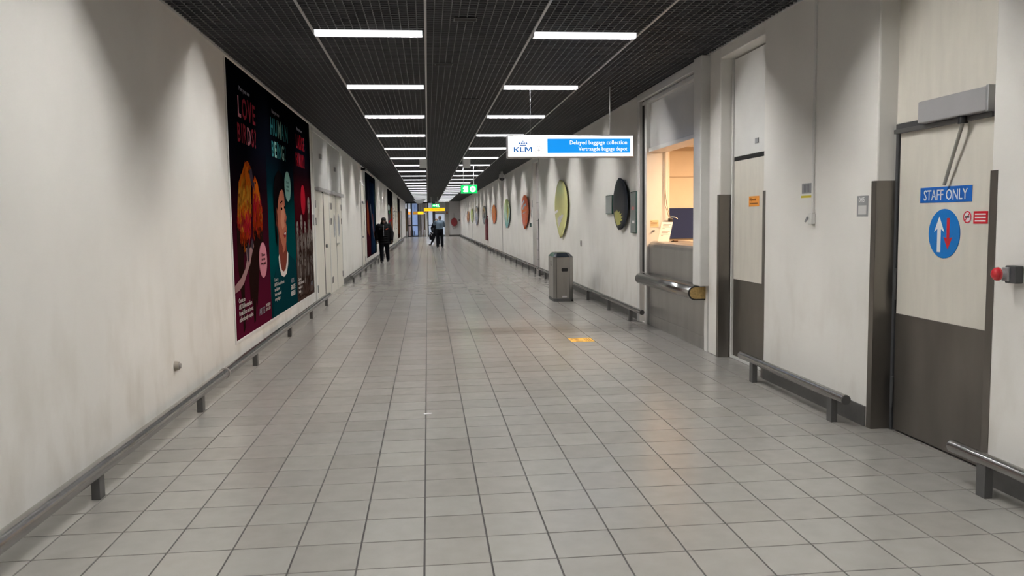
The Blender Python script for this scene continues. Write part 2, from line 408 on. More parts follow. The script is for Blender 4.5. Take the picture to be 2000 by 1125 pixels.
# seams (narrow recess trims) of the wall panels
def seam(idx, x, y, w_, z0, z1, m):
    mb = MB(); s = -1 if x > 0 else 1
    mb.box(x, x+s*.004, y-w_/2, y+w_/2, z0, z1); o = struct(mb.build('trim_%d' % idx, m)); return o
seam(2, XR, 34.2, .10, .15, CZ, M['darkgrey'])
seam(3, XR, 22.85, .035, .15, CZ, M['darkgrey'])
seam(4, XR, 57.6, .12, .15, 1.9, M['darkgrey'])
seam(5, XR, 63.3, .04, .15, CZ, M['grey'])
seam(6, XR, 68.0, .04, .15, CZ, M['grey'])
# electrical conduit down the right wall with a pull switch at its foot
t = thing('wall_conduit', 'thin cream cable duct with small switch, on the wall between the two right doors', 'cable duct', (XR, 6.37, 1.45))
MB().box(XR-.016, XR, 6.355, 6.385, 1.56, CZ).build('duct', M['white'], t, bevel=.003)
MB().box(XR-.035, XR, 6.335, 6.405, 1.47, 1.56).build('switch_box', M['white'], t, bevel=.006)
MB().cyl((XR-.04, 6.39, 1.53), (XR-.052, 6.41, 1.49), .010, .008, 10).build('toggle', M['grey'], t)

# ------------------------------------------------------------ fluorescent lamps
def make_lamp():
    t = thing('ceiling_lamp', '', 'ceiling lamp', (0, 0, 0)); L = 1.029
    h = MB(); h.box(.010, L-.010, -.058, .058, .050, .080); h.build('housing', M['alu'], t, bevel=.004)
    rf = MB(); rf.box(.014, L-.014, -.046, .046, .044, .0495); rf.build('reflector', M['reflector'], t)
    tb = MB(); tb.cyl((.03, 0, .010), (L-.03, 0, .010), .017, n=8); tb.build('tube', M['tube'], t)
    for s in (-1, 1):
        MB().box(.012, L-.012, s*.0465, s*.049, -.038, .050).build('glow_skirt', M['skirt_glow'], t)  # opaque glowing skirt, added to show a bright band and cut the tube light
        MB().box(.012, L-.012, s*.044, s*.0464, -.039, .044).build('baffle', M['black'], t)  # black strip added to keep the tube-lit skirt inside from showing
    for x0, x1 in ((.004, .012), (L-.012, L-.004)):
        MB().box(x0, x1, -.05, .05, -.036, .050).build('end_cap', M['alu'], t, bevel=.002)
    return t
ORD = ['nearest', 'second', 'third', 'fourth', 'fifth', 'sixth', 'seventh', 'eighth', 'ninth', 'tenth', 'eleventh', 'twelfth', 'thirteenth', 'fourteenth',
       'fifteenth', 'sixteenth', 'seventeenth', 'eighteenth', 'nineteenth', 'twentieth', 'twenty-first', 'twenty-second', 'twenty-third']
lamp0 = make_lamp(); first = True
for side, x in (('left', COLX[1]), ('right', COLX[3])):
    for k in range(-4, 23):
        y = LY0+k*LDY
        if k >= 0: lab = '%s white fluorescent tube lamp in the %s ceiling row, counted from the viewer' % (ORD[k], side); grp = '%s row of ceiling lamps' % side
        else: lab = 'white fluorescent tube lamp of the %s ceiling row, %s out of view overhead' % (side, ORD[-k-1].replace('nearest', 'first')); grp = 'ceiling lamps behind the viewer, %s row' % side
        if first: lamp0.location = (x, y, CZ); lamp0['label'] = lab; lamp0['group'] = grp; first = False
        else: dup(lamp0, (x, y, CZ), lab, grp)

# two grey boxes hung from the ceiling
for x, y, lab in ((-.09, 23.9, 'small grey speaker box under the ceiling, left of the pair'), (1.17, 23.9, 'small grey speaker box under the ceiling, right of the pair')):
    t = thing('ceiling_speaker', lab, 'speaker', (x, y, 3.07), 'speaker boxes under the ceiling')
    MB().box(x-.11, x+.11, y-.06, y+.10, 3.07, CZ-.008).build('cabinet', mat('speaker_grey', (.55, .55, .53), .5), t, bevel=.008)
    MB().box(x-.095, x+.095, y-.066, y-.061, 3.085, CZ-.03).build('grille', M['white'], t, bevel=.002)
    MB().box(x-.03, x+.03, y-.02, y+.05, CZ-.008, CZ+.02).build('bracket', M['alu'], t)

# dome camera on the right
t = thing('dome_camera', 'white dome security camera on the ceiling at the right wall', 'camera', (2.80, 30.4, CZ))
MB().cyl((2.80, 30.4, CZ-.10), (2.80, 30.4, CZ), .05, .04).build('stem', M['white'], t)
MB().cyl((2.80, 30.4, CZ-.25), (2.80, 30.4, CZ-.10), .115, .095, 24).build('shell', M['white'], t, bevel=.01)
d = MB(); n = 20
rings = [(.10*math.cos(a), -.25-.10*math.sin(a)) for a in [i*PI/2/6 for i in range(7)]]
for (ra, za), (rb, zb) in zip(rings[:-1], rings[1:]): d.cyl((2.80, 30.4, CZ+zb), (2.80, 30.4, CZ+za), max(rb, .001), ra, n, caps=False)
d.build('dome', M['black'], t)
# small black camera at the left wall
t = thing('wall_camera', 'small black camera high on the left wall before the second poster', 'camera', (XL, 26.7, 3.22))
MB().box(XL, XL+.03, 26.66, 26.74, 3.18, 3.28).build('mount', M['black'], t, bevel=.004)
MB().cyl((XL+.03, 26.7, 3.23), (XL+.16, 26.6, 3.2), .045, .05, 14).build('body', M['black'], t)

# ------------------------------------------------------------ hanging airline sign
t = thing('hanging_sign', 'backlit white and blue KLM Delayed baggage collection sign hung from ceiling', 'sign', (1.965, 11.0, 2.38))
MB().box(1.09, 2.84, 11.0, 11.13, 2.372, 2.678).build('case', M['alu'], t, bevel=.012)
MB().box(1.105, 2.825, 10.992, 11.004, 2.388, 2.662).build('light_panel', M['backlit_white'], t, bevel=.004)
MB().box(1.64, 2.785, 10.988, 10.9925, 2.435, 2.625).build('blue_field', M['backlit_blue'], t)
x = MB(); text_on(x, 'Delayed baggage collection', .078, (2.745, 10.9870, 2.548), '-y', align='RIGHT', xs=.90, bold=.0004, spc=1.04)
x.build('lettering', M['backlit_white'], t); x = MB(); text_on(x, 'Vertraagde bagage depot', .078, (2.745, 10.9870, 2.463), '-y', align='RIGHT', xs=.86)
x.build('lettering', M['backlit_white'], t)
x = MB(); 
def letter(polys, u0, w_, z0=2.447, hh=.070):
    for p in polys: x.flat([(u0+a*w_, z0+b*hh) for a, b in p], 10.989, 'y', th=.002)
letter([[(0,0),(.24,0),(.24,1),(0,1)], [(.24,.42),(.70,1),(1,1),(.46,.46)], [(.24,.62),(.46,.60),(1,0),(.68,0),(.24,.50)]], 1.180, .076)
letter([[(0,0),(1,0),(1,.2),(.3,.2),(.3,1),(0,1)]], 1.264, .058)
letter([[(0,0),(.17,0),(.17,1),(0,1)], [(.83,0),(1,0),(1,1),(.83,1)], [(.17,1),(.27,1),(.56,.22),(.44,.22),(.17,.72)], [(.83,1),(.73,1),(.44,.22),(.56,.22),(.83,.72)]], 1.330, .098)
x.box(1.262, 1.352, 10.989, 10.9915, 2.533, 2.545)
for k in range(4): x.flat(oval(1.262+k*.030, 2.567, .0125, .011, 12), 10.989, 'y', th=.002)
x.flat(oval(1.307, 2.592, .008, .008, 10), 10.989, 'y', th=.002)
x.build('logo', M['logo_blue'], t)
x = MB()
for a0, a1, r in ((.2, 2.2, .052), (3.3, 5.3, .052), (5.6, 6.2, .052)):
    pts = oval(1.520, 2.475, r, r, 12, 0, a0, a1) + oval(1.520, 2.475, r-.007, r-.007, 12, 0, a0, a1)[::-1]
    for i in range(12): x.flat([pts[i], pts[i+1], pts[24-i], pts[25-i]], 10.989, 'y', th=.002)
x.flat([(1.49, 2.475), (1.515, 2.482), (1.522, 2.51), (1.530, 2.482), (1.555, 2.475), (1.530, 2.466), (1.522, 2.44), (1.515, 2.466)], 10.989, 'y', th=.002)
x.build('emblem', M['logo_grey'], t)
for xx in (1.42, 2.52): MB().cyl((xx, 11.06, 2.67), (xx, 11.06, CZ+.03), .007 if xx > 2 else .002, n=8).build('hanger', M['grey'], t)

# ------------------------------------------------------------ green exit sign
def exit_sign(x0, x1, y, z0, z1, label, rods=True, kind=0):
    t = thing('exit_sign', label, 'sign', ((x0+x1)/2, y, z0)); cx, cz, h = (x0+x1)/2, (z0+z1)/2, z1-z0
    MB().box(x0, x1, y, y+.05, z0, z1).build('case', M['alu'], t, bevel=.004)
    MB().box(x0+.006, x1-.006, y-.004, y+.001, z0+.006, z1-.006).build('green_panel', M['exit_green'], t)
    p = MB(); yy = y-.0065
    if kind == 0:
        p.box(x0+.10, x0+.235, yy, yy+.002, z0+.05, z1-.05); p.box(x0+.075, x0+.10, yy, yy+.002, z0+.06, z0+.10); p.box(x0+.07, x0+.11, yy, yy+.002, z0+.15, z0+.19)
        p.flat(oval(x1-.15, cz, .098, .098), yy, 'y', th=.002)
        a = MB(); ya = yy-.002; ax = x1-.15
        a.flat([(ax-.065, cz+.012), (ax+.0, cz+.012), (ax-.03, cz+.045), (ax-.005, cz+.045), (ax+.06, cz), (ax-.005, cz-.045), (ax-.03, cz-.045), (ax, cz-.012), (ax-.065, cz-.012)], ya, 'y', th=.002)
        a.build('arrow', M['exit_green'], t)
    else:
        p.flat([(x0+.04, cz), (x0+.17, cz+.10), (x0+.17, cz+.035), (cx-.03, cz+.035), (cx-.03, cz-.035), (x0+.17, cz-.035), (x0+.17, cz-.10)], yy, 'y', th=.002)
        p.box(cx+.03, cx+.09, yy, yy+.002, z0+.05, z1-.05); p.flat(oval(cx+.17, cz+.06, .035, .04), yy, 'y', th=.002)
        p.flat([(cx+.12, cz-.12), (cx+.15, cz+.02), (cx+.2, cz+.02), (cx+.25, cz-.1), (cx+.21, cz-.12), (cx+.18, cz-.03)], yy, 'y', th=.002)
    p.build('pictogram', M['exit_white'], t)
    if rods:
        for xx in (x0+.09, x1-.11): MB().cyl((xx, y+.025, z1), (xx, y+.025, CZ+.02), .006, n=8).build('hanger', M['grey'], t)
    return t
exit_sign(1.10, 1.64, 26.6, 2.40, 2.69, 'green exit sign with door and round arrow, hung beyond the airline sign')
exit_sign(.36, .94, 61.9, 2.52, 2.80, 'far green exit sign directly above the yellow sign', kind=1)

# ------------------------------------------------------------ bumper rails
def rail(label, x, z, ya, yb, r, posts, joints=(), cap=True):
    t = thing('bumper_rail', label, 'rail', (x, ya, 0)); s = 1 if x > 0 else -1
    p = MB(); p.cyl((x, ya, z), (x, yb, z), r, n=24); p.build('pipe', M['steel_rail'], t, bevel=.006)
    for y in posts:
        q = MB(); q.box(x-.024, x+.024, y-.036, y+.036, 0, z-r*.6); q.box(x-.02, XR+.0 if s > 0 else XL, y-.02, y+.02, z-.028, z-.008) if False else None
        q.build('post', M['post'], t, bevel=.002)
    for y in joints: MB().cyl((x, y-.018, z), (x, y+.018, z), r+.006, n=24).build('joint_collar', M['steel'], t, bevel=.002)
    for y in (ya, yb):
        MB().cyl((x, y-.006, z), (x, y+.006, z), r*.96, n=24).build('end_cap', M['post'], t, bevel=.003)
    return t
lp = [2.55, 4.69, 6.79, 8.92, 11.13, 13.17, 15.15]
rail('long steel bumper rail under the zoo poster on the left wall', -1.89, .165, -8.5, 15.55, .045, [-7.9, -5.8, -3.7, -1.6, .5]+lp, (7.6, 1.4))
rail('steel bumper rail along the left wall beyond the double doors', -1.91, .165, 20.4, 63.5, .045, [20.9+2.12*i for i in range(21)], (30.4, 41.5))
rail('long steel bumper rail on the right wall behind the waste bin', 2.99, .205, 11.13, 77.5, .036, [11.79, 13.27, 15.05, 16.8, 18.7, 20.6, 21.7, 22.6, 24.1, 25.7, 27.5, 29.4]+[31.3+1.9*i for i in range(24)], (24.1,))
rail('short steel bumper rail between the two right-hand doors', 2.99, .205, 5.50, 7.48, .036, [5.70, 7.18])
rail('steel bumper rail at the lower right corner beside the staff door', 2.99, .205, -8, 4.30, .036, [4.02, 2.3, .5, -1.4, -3.3])

# rubber stop on the left wall
t = thing('wall_bumper', 'small beige rubber stop on the bare left wall', 'door stop', (XL, 6.85, .37))
MB().cyl((XL, 6.85, .375), (XL+.035, 6.85, .375), .040, .034, 18).build('base', mat('stop_beige', (.36, .33, .28), .6), t, bevel=.004)
MB().cyl((XL+.035, 6.85, .375), (XL+.05, 6.85, .375), .026, .02, 16).build('tip', M['column'], t, bevel=.003)

# ------------------------------------------------------------ big zoo poster, left wall
PX = XL+.006
def poster_frame(t, y0, y1, z0, z1):
    f = MB()
    f.box(XL, XL+.012, y0-.03, y0, z0-.03, z1); f.box(XL, XL+.012, y1, y1+.03, z0-.03, z1); f.box(XL, XL+.012, y0, y1, z0-.03, z0)
    f.build('frame', M['white'], t, bevel=.002)
def P(name, polys, m, t, lay):
    for p in polys: o = MB().flat(p, PX+.0012*lay).build(name, m, t)
    return o
navy = (.006, .008, .016)
t = thing('poster', 'huge dark zoo poster with parrots, boy and meerkats on left wall', 'poster', (XL, 12, .25))
poster_frame(t, 8.97, 15.08, .26, 3.30)
for a, b, stops in ((8.97, 11.0, [(0, rgb(100, 28, 54)), (.28, rgb(72, 20, 38)), (.55, rgb(26, 12, 20)), (.72, (.004, .0055, .011)), (1, (.002, .0025, .004))]),
                    (11.0, 13.17, [(0, rgb(10, 48, 54)), (.25, rgb(4, 76, 80)), (.45, rgb(4, 72, 76)), (.60, rgb(6, 34, 42)), (.74, (.004, .0055, .011)), (1, (.002, .0025, .004))]),
                    (13.17, 15.08, [(0, rgb(50, 34, 30)), (.35, rgb(66, 16, 24)), (.55, rgb(70, 14, 24)), (.68, rgb(24, 10, 17)), (.8, (.004, .0055, .011)), (1, (.002, .0025, .004))])):
    MB().box(XL, PX, a, b, .26, 3.30).build('poster_panel', gradient_mat('poster_print', stops, .26, 3.30), t)
PM = {k: mat('ink_'+k, tuple(c_*(.72 if k in ('collar', 'lightpink', 'lightteal', 'caption') else .55) for c_ in v), .6, 0, 0) for k, v in dict(pink=rgb(168, 60, 76), lightpink=rgb(205, 135, 150), teal=rgb(62, 138, 145), lightteal=rgb(140, 188, 180), red=rgb(180, 34, 48),
      orange=rgb(205, 98, 26), yellow=rgb(205, 138, 44), deeporange=rgb(165, 52, 20), feather=rgb(40, 24, 22), beak=rgb(70, 60, 70), branch=rgb(178, 140, 140), blackhair=rgb(18, 14, 16),
      flesh=rgb(196, 120, 95), flesh_dark=rgb(140, 72, 60), flesh_light=rgb(222, 150, 120), shirt=rgb(14, 62, 70), collar=rgb(222, 215, 210), lip=rgb(150, 50, 55), fur=rgb(112, 98, 92), fur_light=rgb(160, 148, 142), fur_dark=rgb(66, 50, 44),
      sand=rgb(92, 72, 66), caption=rgb(150, 150, 160)).items()}
# -- parrots
P('parrot', [[(9.30,1.80),(9.38,2.0),(9.60,2.14),(9.72,2.24),(9.88,2.27),(10.0,2.22),(10.08,2.08),(10.0,1.95),(9.98,1.7),(9.92,1.45),(9.75,1.25),(9.5,1.2),(9.34,1.35),(9.22,1.55)]], PM['orange'], t, 1)
P('parrot', [[(10.12,2.02),(10.25,2.12),(10.40,2.04),(10.52,1.85),(10.62,1.72),(10.58,1.5),(10.38,1.32),(10.15,1.28),(10.02,1.4),(10.05,1.7)]], PM['deeporange'], t, 1)
P('wing', [[(9.28,1.75),(9.45,1.95),(9.62,1.88),(9.68,1.6),(9.55,1.35),(9.35,1.45)], [(10.40,1.95),(10.56,1.78),(10.62,1.6),(10.50,1.5),(10.42,1.7)]], PM['yellow'], t, 2)
P('wing', [[(9.62,1.72),(9.78,1.82),(9.86,1.6),(9.80,1.28),(9.66,1.22)], [(10.1,1.75),(10.22,1.9),(10.3,1.6),(10.2,1.4)]], PM['red'], t, 3)
P('tail', [[(9.20,1.55),(9.35,1.45),(9.5,1.2),(9.46,.8),(9.42,.35),(9.34,.3),(9.30,.7),(9.18,1.1)], [(9.78,1.28),(9.95,1.32),(10.38,1.34),(10.30,1.0),(10.20,.72),(10.12,.52),(10.06,.62),(9.98,.36),(9.90,.34),(9.86,.66),(9.76,.60),(9.72,.95)],
   [(10.5,1.5),(10.62,1.55),(10.6,1.2),(10.4,.95),(10.36,1.25)]], PM['feather'], t, 2)
P('beak', [[(9.92,2.16),(10.06,2.2),(10.14,2.06),(10.08,1.96),(9.98,2.04)], [(10.10,2.02),(10.2,2.04),(10.18,1.92)]], PM['beak'], t, 4)
P('branch', [[(8.98,.86),(9.3,.93),(9.52,1.02),(9.62,1.12),(9.6,1.26),(9.7,1.22),(9.85,1.26),(9.98,1.34),(10.02,1.26),(9.9,1.18),(9.78,1.06),(9.62,.98),(9.42,.86),(9.2,.80),(8.98,.78)]], PM['branch'], t, 5)
def inside(p, poly):
    c = False; j = len(poly)-1
    for i in range(len(poly)):
        (xi, yi), (xj, yj) = poly[i], poly[j]
        if (yi > p[1]) != (yj > p[1]) and p[0] < (xj-xi)*(p[1]-yi)/(yj-yi)+xi: c = not c
        j = i
    return c
def strokes(name, poly, n, ln, wd, ang, cols, lay):
    """short printed brush marks inside an outline"""
    rnd = random.Random(name+str(n)); mb = MB(); us = [p[0] for p in poly]; vs = [p[1] for p in poly]; k = 0
    while k < n:
        u, v = rnd.uniform(min(us), max(us)), rnd.uniform(min(vs), max(vs))
        if not inside((u, v), poly) or not inside((u+.6*ln*math.cos(ang), v+.6*ln*math.sin(ang)), poly): continue
        h = (v-min(vs))/(max(vs)-min(vs)); c = min(len(cols)-1, max(0, int(h*len(cols)+rnd.uniform(-.6, .6))))
        L_ = ln*rnd.uniform(.6, 1.3); a = ang+rnd.uniform(-.35, .35)
        x_ = PX+.0012*lay+.0003*(k % 3); q = oval(u, v, L_, wd*rnd.uniform(.6, 1.2), 7, a); mb.add([(x_, a_, b_) for a_, b_ in q], [tuple(range(7))], c); k += 1
    return tag(mb.build(name, [PM[c_] for c_ in cols], t), kind='stuff')
strokes('feather_marks', [(9.30,1.80),(9.38,2.0),(9.60,2.14),(9.72,2.24),(9.88,2.27),(10.0,2.22),(10.08,2.08),(10.0,1.95),(9.98,1.7),(9.92,1.45),(9.75,1.25),(9.5,1.2),(9.34,1.35),(9.22,1.55)], 520, .05, .014, 1.45, ['feather', 'deeporange', 'red', 'orange', 'yellow', 'yellow', 'orange', 'deeporange'], 4)
strokes('feather_marks', [(10.12,2.02),(10.25,2.12),(10.40,2.04),(10.52,1.85),(10.62,1.72),(10.58,1.5),(10.38,1.32),(10.15,1.28),(10.02,1.4),(10.05,1.7)], 320, .045, .013, 1.7, ['feather', 'deeporange', 'deeporange', 'red', 'orange', 'orange'], 4)
P('cheek', [oval(9.80, 2.10, .12, .10), oval(10.30, 1.98, .10, .08)], PM['orange'], t, 5)
P('eye', [oval(9.90, 2.14, .028, .02), oval(10.24, 2.03, .024, .018)], PM['blackhair'], t, 7)
P('claw', [[(9.62,1.22),(9.70,1.32),(9.78,1.28),(9.74,1.12),(9.66,1.08)], [(9.84,1.28),(9.92,1.36),(10.0,1.32),(9.96,1.2)]], PM['beak'], t, 6)
P('badge', [oval(10.55, 1.07, .245, .225)], PM['lightpink'], t, 3)
# -- boy
P('shirt', [[(11.12,.27),(11.16,.70),(11.35,.86),(11.62,.96),(11.75,1.02),(12.35,1.08),(12.6,1.04),(13.0,.95),(13.15,.88),(13.15,.27)]], PM['shirt'], t, 1)
P('collar', [[(11.62,1.06),(11.70,1.10),(11.74,.96),(11.84,.86),(12.0,.83),(12.16,.86),(12.27,.97),(12.32,1.12),(12.42,1.08),(12.37,.92),(12.22,.79),(12.0,.755),(11.80,.79),(11.66,.92)]], PM['collar'], t, 3)
P('neck', [[(11.66,1.12),(11.70,1.40),(12.24,1.34),(12.32,1.10),(12.27,.95),(12.14,.84),(12.0,.81),(11.84,.84),(11.74,.95)]], PM['flesh_dark'], t, 2)
P('face', [[(11.62,1.90),(11.54,1.70),(11.60,1.48),(11.74,1.28),(11.98,1.10),(12.16,1.14),(12.28,1.26),(12.30,1.36),(12.36,1.46),(12.30,1.54),(12.38,1.62),(12.28,1.70),(12.26,1.84),(12.20,1.98),(12.02,2.08),(11.80,2.06)]], PM['flesh'], t, 4)
P('cheek', [[(11.95,1.75),(12.12,1.82),(12.22,1.66),(12.16,1.48),(11.98,1.44),(11.86,1.56)]], PM['flesh_light'], t, 5)
P('ear', [oval(11.58, 1.60, .07, .11)], PM['flesh_dark'], t, 5)
P('hair', [[(11.45,1.50),(11.38,1.76),(11.42,2.02),(11.56,2.18),(11.82,2.28),(12.1,2.24),(12.30,2.10),(12.36,1.96),(12.24,1.98),(12.06,2.02),(11.88,1.98),(11.72,1.84),(11.66,1.70),(11.60,1.76),(11.54,1.70),(11.52,1.5),(11.58,1.38),(11.54,1.2),(11.46,1.3)]], PM['blackhair'], t, 6)
P('shade', [[(11.60,1.80),(11.66,1.50),(11.80,1.32),(12.0,1.16),(11.96,1.12),(11.74,1.28),(11.60,1.48),(11.54,1.70)], [(12.24,1.64),(12.28,1.54),(12.22,1.52),(12.16,1.56)]], PM['flesh_dark'], t, 5)
P('eye', [oval(11.98, 1.74, .06, .022), oval(12.22, 1.76, .04, .02), [(11.88,1.83),(12.06,1.86),(12.06,1.84),(11.88,1.81)]], PM['blackhair'], t, 6)
P('mouth', [[(12.06,1.36),(12.18,1.42),(12.28,1.40),(12.24,1.33),(12.14,1.31)]], PM['lip'], t, 6)
P('teeth', [[(12.10,1.37),(12.18,1.40),(12.26,1.39),(12.2,1.36)]], PM['collar'], t, 7)
P('badge', [oval(12.55, 2.08, .27, .225)], PM['lightteal'], t, 7)
# -- meerkats
P('ground', [[(13.18,.26),(13.18,.62),(13.7,.55),(14.4,.60),(15.07,.66),(15.07,.26)]], PM['sand'], t, 1)
strokes('ground_marks', [(13.18,.28),(13.18,.6),(13.7,.54),(14.4,.6),(15.05,.64),(15.05,.28)], 160, .08, .014, .1, ['fur_dark', 'sand', 'fur'], 2)
def meerkat(y, z0, z1, w_, flip=1):
    b = [(y-w_, z0), (y-w_*1.1, z0+(z1-z0)*.35), (y-w_*.75, z0+(z1-z0)*.68), (y-w_*.55, z0+(z1-z0)*.8), (y+w_*.55, z0+(z1-z0)*.8), (y+w_*.8, z0+(z1-z0)*.65), (y+w_*1.1, z0+(z1-z0)*.3), (y+w_, z0)]
    h = oval(y+flip*w_*.1, z0+(z1-z0)*.90, w_*.62, (z1-z0)*.11, 14)
    P('meerkat', [b], random.choice([PM['fur'], PM['sand']]), t, 2); P('meerkat_head', [h], PM['fur_light'], t, 3)
    P('meerkat_belly', [oval(y, z0+(z1-z0)*.5, w_*.45, (z1-z0)*.22, 12)], PM['fur_light'], t, 3)
    P('meerkat_face', [oval(y-w_*.2, z0+(z1-z0)*.92, w_*.12, .02, 8), oval(y+w_*.3, z0+(z1-z0)*.92, w_*.12, .02, 8), [(y-w_*.05, z0+(z1-z0)*.86), (y+w_*.2, z0+(z1-z0)*.86), (y+w_*.08, z0+(z1-z0)*.83)]], PM['fur_dark'], t, 4)
for a in ((13.36, .55, 1.55, .15), (13.78, .50, 1.66, .18), (14.16, .62, 1.55, .15), (14.66, .62, 1.98, .20), (14.42, .36, 1.25, .18), (13.58, .36, 1.05, .17), (14.92, .5, 1.4, .13), (14.02, .34, .92, .16), (14.75, .32, .95, .16)): meerkat(*a)
strokes('fur_marks', [(13.25,.40),(13.25,1.40),(13.7,1.45),(14.2,1.35),(14.5,1.6),(14.75,1.6),(14.95,1.2),(15.0,.45)], 520, .055, .012, 1.5, ['fur_dark', 'fur', 'fur_dark', 'fur_light', 'fur'], 5)
P('badge', [oval(14.06, 1.92, .25, .25)], PM['red'], t, 3)
# -- lettering
def PT(txt, size, y, z, m, xs=1., bold=0., name='lettering', align='LEFT'):
    mb = MB(); text_on(mb, txt, size, (PX+.009, y, z), '+x', xs=xs, bold=bold, align=align); return mb.build(name, m, t)
def big(words, y, z, size, xs, m, m2, alt):
    u = y
    for k, ch in enumerate(words):
        PT(ch, size*(1+.04*((k*7) % 3-1)), u, z, m2 if k in alt else m, xs, .006); vs, _ = text_mesh(ch, size, xs); u += (max(v[0] for v in vs)+.045) if vs else .2
big('LOVE', 9.44, 2.74, .34, 1.0, PM['pink'], PM['lightpink'], (0,)); big('BIRDS?', 9.38, 2.46, .30, .92, PM['pink'], PM['lightpink'], (3,))
big('HUMAN', 11.34, 2.74, .34, 1.02, PM['teal'], PM['lightteal'], (2,)); big('BEING?', 11.38, 2.45, .30, 1.0, PM['teal'], PM['lightteal'], (1, 4))
big('LARGE', 13.50, 2.75, .32, .74, PM['red'], PM['pink'], (0, 4)); big('FAMILY?', 13.42, 2.46, .30, .62, PM['red'], PM['pink'], (2,))
for y in (9.54, 11.48, 13.58): PT('Meet your new', .075, y, 3.04, PM['caption'], 1.2)
PT('Come to\nARTIS-Amsterdam\nRoyal Zoo and meet\nother lovely couples', .075, 9.12, .66, PM['collar'], 1.15)
PT('Come to\nARTIS-Groote Museum\nand discover\nhow connected\neverything is', .07, 11.22, .74, PM['collar'], 1.1)
PT('Come to\nARTIS-Amsterdam\nand visit our\nfamilies', .07, 13.26, .60, PM['collar'], 1.1)
PT('ARTIS', .12, 10.18, .40, PM['caption'], 1.1); PT('AMSTERDAM\nROYAL ZOO', .055, 10.58, .465, PM['collar'], .95)
PT('ARTIS', .10, 12.55, .62, PM['caption'], 1.1); PT('GROOTE\nMUSEUM', .10, 12.53, .52, PM['collar'], .95, .003)
PT('ARTIS', .10, 14.60, .42, PM['caption'], 1.1)
PT('Discover\nour most\nloving couples', .055, 10.55, 1.12, PM['feather'], 1.05, align='CENTER'); PT('Meet the\nmuseum\nabout you', .06, 12.55, 2.12, PM['shirt'], 1.05, align='CENTER')

def small_poster(label, y0, y1, z0, z1, base, bits):
    global t
    t = thing('poster', label, 'poster', (XL, (y0+y1)/2, z0))
    poster_frame(t, y0, y1, z0, z1)
    MB().box(XL, PX, y0, y1, z0, z1).build('poster_panel', mat('poster_base', tuple(c_*.5 for c_ in base), .6, 0, 0, noise=.4, nscale=1.5), t)
    for k, (nm, poly, c) in enumerate(bits): P(nm, [poly], mat('ink_%s' % nm, tuple(c_*.6 for c_ in c), .6, 0, 0, noise=.3, nscale=3), t, k+1)
small_poster('tall dark poster with orange, red and blue streaks behind the walker', 28.1, 33.5, .28, 3.24, rgb(22, 26, 38),
    [('red_field', [(28.15,.3),(30.2,.3),(30.0,1.6),(29.2,2.2),(28.15,2.3)], rgb(66, 22, 32)), ('flame', [(28.6,1.2),(29.6,1.0),(29.4,1.9),(29.0,2.3),(28.7,2.0)], rgb(140, 70, 45)),
     ('blue_field', [(30.2,.32),(32.6,.34),(32.4,3.0),(30.4,3.0),(30.6,1.5)], rgb(26, 46, 72)), ('light_streak', [(30.2,2.1),(30.5,2.2),(32.2,.9),(31.9,.8)], rgb(96, 106, 122)), ('orange_streak', [(31.2,1.8),(31.5,1.85),(32.3,.95),(32.0,.9)], rgb(130, 78, 62)),
     ('green_field', [(32.7,.34),(33.45,.36),(33.45,2.7),(33.0,3.0)], rgb(30, 50, 44))])
small_poster('third dark poster on the left wall, orange and grey with white disc', 43.4, 49.7, .25, 3.26, rgb(28, 28, 34),
    [('grey_shape', [(43.5,.5),(47.2,.5),(47.0,1.9),(45.2,2.1),(43.5,1.7)], rgb(88, 86, 90)), ('orange_field', [(46.8,.6),(49.6,.6),(49.6,2.6),(47.8,2.2)], rgb(150, 80, 48)), ('red_bar', [(44.2,1.42),(48.8,1.62),(49.3,1.74),(44.2,1.52)], rgb(200, 25, 40)),
     ('white_disc', oval(44.8, 2.26, 1.0, .17), rgb(205, 215, 210)), ('green_leaf', oval(45.2, 2.02, .9, .09), rgb(60, 130, 90))])
small_poster('farthest narrow brown and orange poster on the left wall', 57.6, 62.6, .3, 3.2, rgb(60, 40, 34),
    [('orange_field', [(58.2,.6),(62.0,.6),(61.8,2.0),(58.6,2.3)], rgb(104, 66, 48)), ('dark_field', [(57.8,2.3),(62.5,2.2),(62.5,3.1),(57.8,3.1)], rgb(26, 24, 30))])

